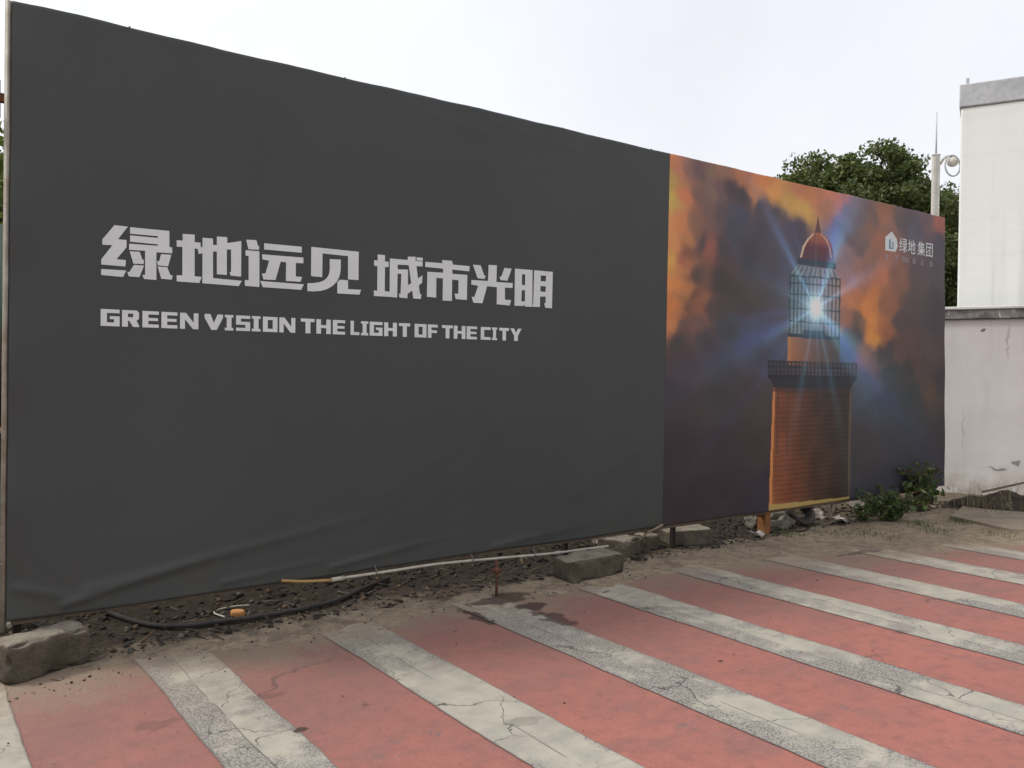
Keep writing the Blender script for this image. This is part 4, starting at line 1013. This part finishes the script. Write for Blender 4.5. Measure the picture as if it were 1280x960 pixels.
# broken slab by the wall
g1 = G(1187, 651); g2 = G(1262, 668); g3 = G(1310, 672); wl = lambda px: None
pts = [g1, (g1 + g2) / 2 + Vector((0.02, 0.02, 0)), g2, g3 + Vector((0.3, -0.1, 0)), g3 + Vector((3.2, -2.8, 0)), w0 + wd * 6.2, w0 + wd * 3.2, w0 + wd * 0.9, w0 + wd * 0.35 - wnrm * 0.55]
pts = [Vector((p.x, p.y, 0)) - (wnrm * 0.004 if k > 4 else Vector((0, 0, 0))) for k, p in enumerate(pts)]
bm = bmesh.new(); vsb = [bm.verts.new((p.x, p.y, 0.06)) for p in pts]; f = bm.faces.new(vsb)
r = bmesh.ops.extrude_face_region(bm, geom=[f])
for v in [e for e in r['geom'] if isinstance(e, bmesh.types.BMVert)]: v.co.z = -0.10
bmesh.ops.recalc_face_normals(bm, faces=bm.faces[:])
for v in bm.verts:
    if v.co.z > 0: v.co += Vector((random.uniform(-.015, .015), random.uniform(-.015, .015), random.uniform(-.012, .008)))
M['apron'] = simple('gritty_concrete', (0.31, 0.255, 0.19, 1), (0.22, 0.18, 0.135, 1), 4, 0.93, 0.5, 0.008, world=True)
tag(link('concrete_apron', bm_mesh('concrete_apron', bm), M['apron']), kind='structure')

# spoil heap against the wall
hc = G(1258, 634, 0.06); 
nx = 110; U, W = np.meshgrid(np.linspace(-1, 1, nx), np.linspace(-1, 1, nx)); rr_ = np.hypot(U, W)
Zh = np.clip(1 - rr_, 0, 1) ** 1.1 * 0.30 * (0.55 + 0.9 * fbm2(U * 3, W * 3, 13, 4)) + 0.11 * (fbm2(U * 9, W * 9, 14, 4) - 0.5) * np.clip((1 - rr_) * 3, 0, 1) - 0.05 * (rr_ > .9)
me = from_np('spoil_heap', np.stack([U * 0.66, W * 0.40, Zh * 0.62], -1).reshape(-1, 3), grid_idx(nx, nx), True)
M['spoil'] = simple('dark_spoil', (0.080, 0.060, 0.052, 1), (0.042, 0.033, 0.029, 1), 9, 0.95, 0.9, 0.02, 0.1, spots=((0.2, 0.15, 0.11, 1), 12, 0.6))
heap = link('spoil_heap', me, M['spoil']); heap.location = (hc.x + 0.1, hc.y + 0.05, 0.055); heap.rotation_euler = (0, 0, rz)
tag(heap, 'heap of dark soil and rubble at the foot of the plastered wall', 'soil heap')
ds = []
for (px, py, c, sp) in [(1224, 622, 40, .14), (1256, 618, 60, .2), (1272, 625, 50, .18), (1238, 628, 25, .2), (1208, 622, 22, .12)]:
    p = G(px, py, 0.2); ds.append((p.x, p.y, 0.10, c // 2, sp))
tag(link('dry_weeds', blade_mesh('dry_weeds', ds, 8, 0.12, 0.34, 0.006, 1.3), M['dry_grass']), 'dry straw-coloured weeds on the spoil heap by the wall', 'dry weeds', kind='stuff')
pa = G(1228, 617, 0.25); wq = Vector(w0) + wd * 2.2 - wnrm * 0.03
st = link('stick', tube_mesh('stick', smooth_path([Vector((pa.x, pa.y, 0.27)), Vector((pa.x, pa.y, 0.27)).lerp(Vector((wq.x, wq.y, .62)), .5) + Vector((0, 0, .015)), Vector((wq.x, wq.y, 0.62))], 5), 0.012, 6), M['old_wood'])
tag(st, 'thin dark stick leaning on the plastered wall above the spoil heap', 'stick')

# pipes, hose, rod
M['pvc'] = simple('dirty_white_pvc', (0.50, 0.47, 0.40, 1), (0.38, 0.34, 0.27, 1), 16, 0.5, 0.1, 0.001)
M['pvc_yellow'] = simple('yellowed_pvc', (0.42, 0.27, 0.10, 1), (0.34, 0.22, 0.09, 1), 16, 0.5, 0.1, 0.001)
M['rubber'] = simple('black_hose_rubber', (0.022, 0.019, 0.017, 1), (0.035, 0.030, 0.026, 1), 14, 0.75, 0.2, 0.002)
M['copper'] = simple('dark_copper_rust', (0.13, 0.05, 0.035, 1), (0.09, 0.04, 0.03, 1), 20, 0.8, 0.3, 0.002)
YC = 5.085
cond = thing('conduit', 'dirty white conduit with yellowed end running below the lettered banner', 'pipe', AY(547, 703, YC))
co = Vector(cond.location)
def cpath(l): return [AY(a, b, YC) - co for a, b in l]
link('pipe', tube_mesh('pipe', smooth_path(cpath([(428, 722.5), (490, 713.5), (547, 705), (620, 698), (697, 691), (760, 682.5)]), 5), 0.010, 8), M['pvc'], cond)
link('yellow_pipe', tube_mesh('yellow_pipe', smooth_path(cpath([(352, 725.8), (380, 726.8), (416, 725)]), 4), 0.010, 8), M['pvc_yellow'], cond)
link('coupling', tube_mesh('coupling', cpath([(414, 725), (430, 722.3)]), 0.015, 8), M['pvc'], cond)
link('coupling', tube_mesh('coupling', cpath([(694, 691.3), (701, 690.4)]), 0.013, 8), M['pvc'], cond)
for (px, py) in [(470, 716.5), (590, 701), (668, 693.5)]:
    a = AY(px, py, YC) - co; link('hanger', tube_mesh('hanger', [a + Vector((0, -.016, -.012)), a + Vector((0, -.018, .012)), a + Vector((0, 0.02, .05)), a + Vector((0, .05, .07))], 0.004, 5), M['wire'], cond)
hp = []
for (px, py) in [(118, 757), (141, 767), (169, 776.5), (200, 781), (237, 780), (272, 776), (312, 771), (352, 765), (392, 758), (425, 748), (455, 735), (486, 724)]:
    g = G(px, py, 0.05); hp.append(Vector((g.x, g.y, soil_z(g.x, g.y) + 0.022)))
tag(link('hose', tube_mesh('hose', smooth_path(hp, 5), 0.016, 8), M['rubber']), 'black rubber hose lying along the soil under the lettered banner', 'hose')
wp_ = []
for (px, py) in [(312, 758), (290, 760), (272, 764), (268, 768), (281, 772.5)]:
    g = G(px, py, 0.03); wp_.append(Vector((g.x, g.y, soil_z(g.x, g.y) + 0.012)))
tag(link('cable', tube_mesh('cable', smooth_path(wp_, 5), 0.006, 6), M['pvc']), 'short pale cable curling beside the black hose', 'cable')
g = onsoil(297, 775); o = link('brick_fragment', block_mesh('brick_fragment', 0.085, 0.05, 0.045, 31, 0.008, 0.008, 3), M['brick_bit']); o.location = g + Vector((0, 0, -0.004)); o.rotation_euler = (0.15, 0, -0.5)
tag(o, 'small bright orange brick fragment against the black hose', 'brick')
g = onsoil(620.5, 746)
rod = thing('standpipe', 'thin rusty upright rod in the wet patch under the lettered banner', 'rod', g)
link('rod', tube_mesh('rod', [(0, 0, -0.05), (0.002, 0, 0.12), (-0.004, 0.0, 0.25)], 0.010, 7), M['copper'], rod)
link('tap', tube_mesh('tap', [(-0.035, 0.01, 0.185), (0.03, -0.01, 0.178)], 0.014, 7), M['copper'], rod)
link('collar', tube_mesh('collar', [(0, 0, 0.16), (0, 0, 0.205)], 0.017, 8), M['rust'], rod)

# bent sheets and coil below the picture
M['sheet'] = simple('crumpled_white_sheet', (0.50, 0.44, 0.40, 1), (0.36, 0.29, 0.25, 1), 6, 0.6, 0.3, 0.004)
M['sheet_red'] = simple('reddish_scrap', (0.26, 0.09, 0.07, 1), (0.16, 0.06, 0.05, 1), 6, 0.7, 0.3, 0.004)
def scrap(label, p, L, W, rot, bend, seed, mat, cat='scrap sheet', z=0.02):
    n = 12; U, Wm = np.meshgrid(np.linspace(-.5, .5, n), np.linspace(-.5, .5, n))
    Z = bend * (np.abs(U) ** 1.5) * 1.5 + 0.05 * (fbm2(U * 4 + seed, Wm * 4, seed, 3) - .5); Xs = U * L * (1 + .15 * (fbm2(Wm * 3, U * 0 + seed, seed + 1, 2) - .5)); Ys = Wm * W * (1 - .35 * U)
    P = np.stack([Xs, Ys, Z], -1).reshape(-1, 3); Q = P.copy(); Q[:, 2] -= 0.004
    F = grid_idx(n, n); ring = np.concatenate([np.arange(n), np.arange(1, n) * n + n - 1, (n - 1) * n + np.arange(n - 2, -1, -1), np.arange(n - 2, 0, -1) * n])
    k = np.arange(len(ring)); k2 = (k + 1) % len(ring); N = len(P)
    me = from_np('scrap_sheet', np.concatenate([P, Q]), np.concatenate([F, F[:, ::-1] + N, np.stack([ring[k], N + ring[k], N + ring[k2], ring[k2]], 1)]), True)
    o = link('scrap_sheet', me, mat); o.rotation_euler = rot; bpy.context.view_layer.update()
    zmin = min((o.rotation_euler.to_matrix() @ v.co).z for v in me.vertices)
    o.location = (p.x, p.y, p.z - zmin - 0.008)
    return tag(o, label, cat)
scrap('largest bent pale sheet lying behind the weeds under the picture', onsoil(1075, 645), 0.75, 0.32, (0.75, -0.22, 0.2), 0.10, 3, M['sheet'])
scrap('curled white scrap beside the dark coil', onsoil(1017, 651), 0.20, 0.14, (0.9, 0.5, -0.4), 0.10, 5, M['sheet'])
scrap('flat dirty white scrap in front of the largest bent sheet', onsoil(1050, 656), 0.26, 0.13, (0.25, 0.1, 0.3), 0.04, 7, M['sheet'])
scrap('small pale triangle of sheet propped against the hem of the picture', onsoil(1033, 645), 0.26, 0.20, (1.0, -0.4, 0.5), 0.03, 8, M['sheet'])
scrap('crumpled white plastic bag behind the square kerb block', onsoil(741, 684), 0.14, 0.10, (0.6, 0.3, 0.2), 0.12, 11, M['sheet'], 'plastic bag')
scrap('reddish scrap behind the flat-topped kerb stone', onsoil(842, 672), 0.24, 0.10, (0.5, 0.2, 0.3), 0.05, 12, M['sheet_red'])
scrap('torn pale litter on the soil at the foot of the orange post', onsoil(947, 674), 0.16, 0.10, (0.3, 0.1, 0.3), 0.07, 17, M['sheet'], 'litter')
coil = thing('cable_coil', 'dark coil of old hose dumped beside the orange post under the picture', 'hose coil', onsoil(1003, 660))
for k in range(4):
    R_ = 0.17 - 0.012 * k; c0 = Vector((0.012 * k - .01, 0.03 * k, R_ * .72 + 0.025)); tl = 0.75 - 0.1 * k
    link('loop', tube_mesh('loop', [c0 + Vector((R_ * math.cos(a), R_ * math.sin(a) * math.cos(tl) * .6, R_ * math.sin(a) * math.sin(tl) * 1.02)) for a in np.linspace(0, 2 * math.pi, 29)], 0.017, 7, False), M['rubber'], coil)
# broken lath leaning out from under the hem, right of the blocks
a = AY(809, 666, 5.06); b = AY(828, 656, 5.085)
tag(link('lath', tube_mesh('lath', [onsoil(808, 680) + Vector((0, .1, .01)), a, b], 0.012, 4), M['pale_timber']), 'pale broken lath poking up behind the small kerb block', 'lath')

# ------------------------------------------------------------------ loose litter, pebbles, twigs (uncountable)
def litter_stuff(name, n, area, seed, smin, smax, mats, flat):
    r = np.random.default_rng(seed); V = []; F = []; mi = []
    xs_ = r.uniform(area[0], area[1], n); ys_ = area[2] + (area[3] - area[2]) * r.random(n) ** area[4]
    zs_ = soil_height(xs_[None, :], ys_[None, :])[0]
    zs_ = np.where(ys_ < 5.1, np.maximum(zs_, 0.003), zs_)
    for k in range(n):
        s_ = smin + (smax - smin) * r.random() ** 2.5; i = len(V)
        q = r.normal(size=(8, 3)) * 0.22
        c = np.array([[-1, -1, -1], [1, -1, -1], [1, 1, -1], [-1, 1, -1], [-1, -1, 1], [1, -1, 1], [1, 1, 1], [-1, 1, 1]], float) + q
        lx, ly, lz = (s_ * r.uniform(1.2, 5.0), s_ * r.uniform(.25, .7), s_ * .18) if r.random() < flat else (s_ * r.uniform(.6, 1.2), s_ * r.uniform(.5, 1), s_ * r.uniform(.3, .7))
        c = c * np.array([lx, ly, lz]) * .5; a = r.uniform(0, 6.283); tl = r.normal() * .25
        R3 = np.array([[math.cos(a), -math.sin(a), 0], [math.sin(a), math.cos(a), 0], [0, 0, 1]]) @ np.array([[math.cos(tl), 0, math.sin(tl)], [0, 1, 0], [-math.sin(tl), 0, math.cos(tl)]])
        c = c @ R3.T + np.array([xs_[k], ys_[k], zs_[k] + lz * .3])
        V.append(c); 
        mi += [int(r.integers(len(mats)))] * 6
    V = np.concatenate(V); b = (np.arange(n) * 8)[:, None, None]
    f6 = np.array([[0, 3, 2, 1], [4, 5, 6, 7], [0, 1, 5, 4], [1, 2, 6, 5], [2, 3, 7, 6], [3, 0, 4, 7]])[None]
    me = from_np(name, V, (b + f6).reshape(-1, 4))
    for m_ in mats: me.materials.append(m_)
    me.polygons.foreach_set('material_index', np.array(mi, dtype=np.int32)); me.update()
    return link(name, me)
P_ = lambda n, c: simple(n, c, (c[0] * .7, c[1] * .7, c[2] * .7, 1), 20, 0.92, 0.2, 0.002)
lm = [P_('rotten_twig', (0.06, 0.043, 0.03, 1)), P_('brown_leaf_litter', (0.115, 0.075, 0.042, 1)), P_('grey_pebble', (0.24, 0.215, 0.18, 1)), P_('dark_humus', (0.028, 0.022, 0.018, 1)), P_('dark_clod', (0.040, 0.031, 0.024, 1)), P_('dull_stone', (0.10, 0.088, 0.07, 1))]
tag(litter_stuff('ground_litter', 9000, (-1.5, 10.6, 4.97, 6.5, 1.0), 3, 0.006, 0.042, [lm[0], lm[1], lm[3], lm[4], lm[3], lm[4], lm[5]], .55), 'dark leaf litter, twigs and clods under the hoarding', 'litter', kind='stuff')
tag(litter_stuff('pebbles', 1500, (-1.0, 11.0, 4.55, 5.15, .6), 4, 0.004, 0.015, [lm[2], lm[1], lm[4], lm[2]], .35), 'small pebbles and crumbs on the sandy strip', 'pebbles', kind='stuff')
tag(litter_stuff('paving_crumbs', 260, (-0.5, 9.0, 2.0, 4.7, .5), 6, 0.003, 0.009, [lm[0], lm[3], lm[2]], .4), 'scattered crumbs and bits of leaf on the red paving', 'crumbs', kind='stuff')
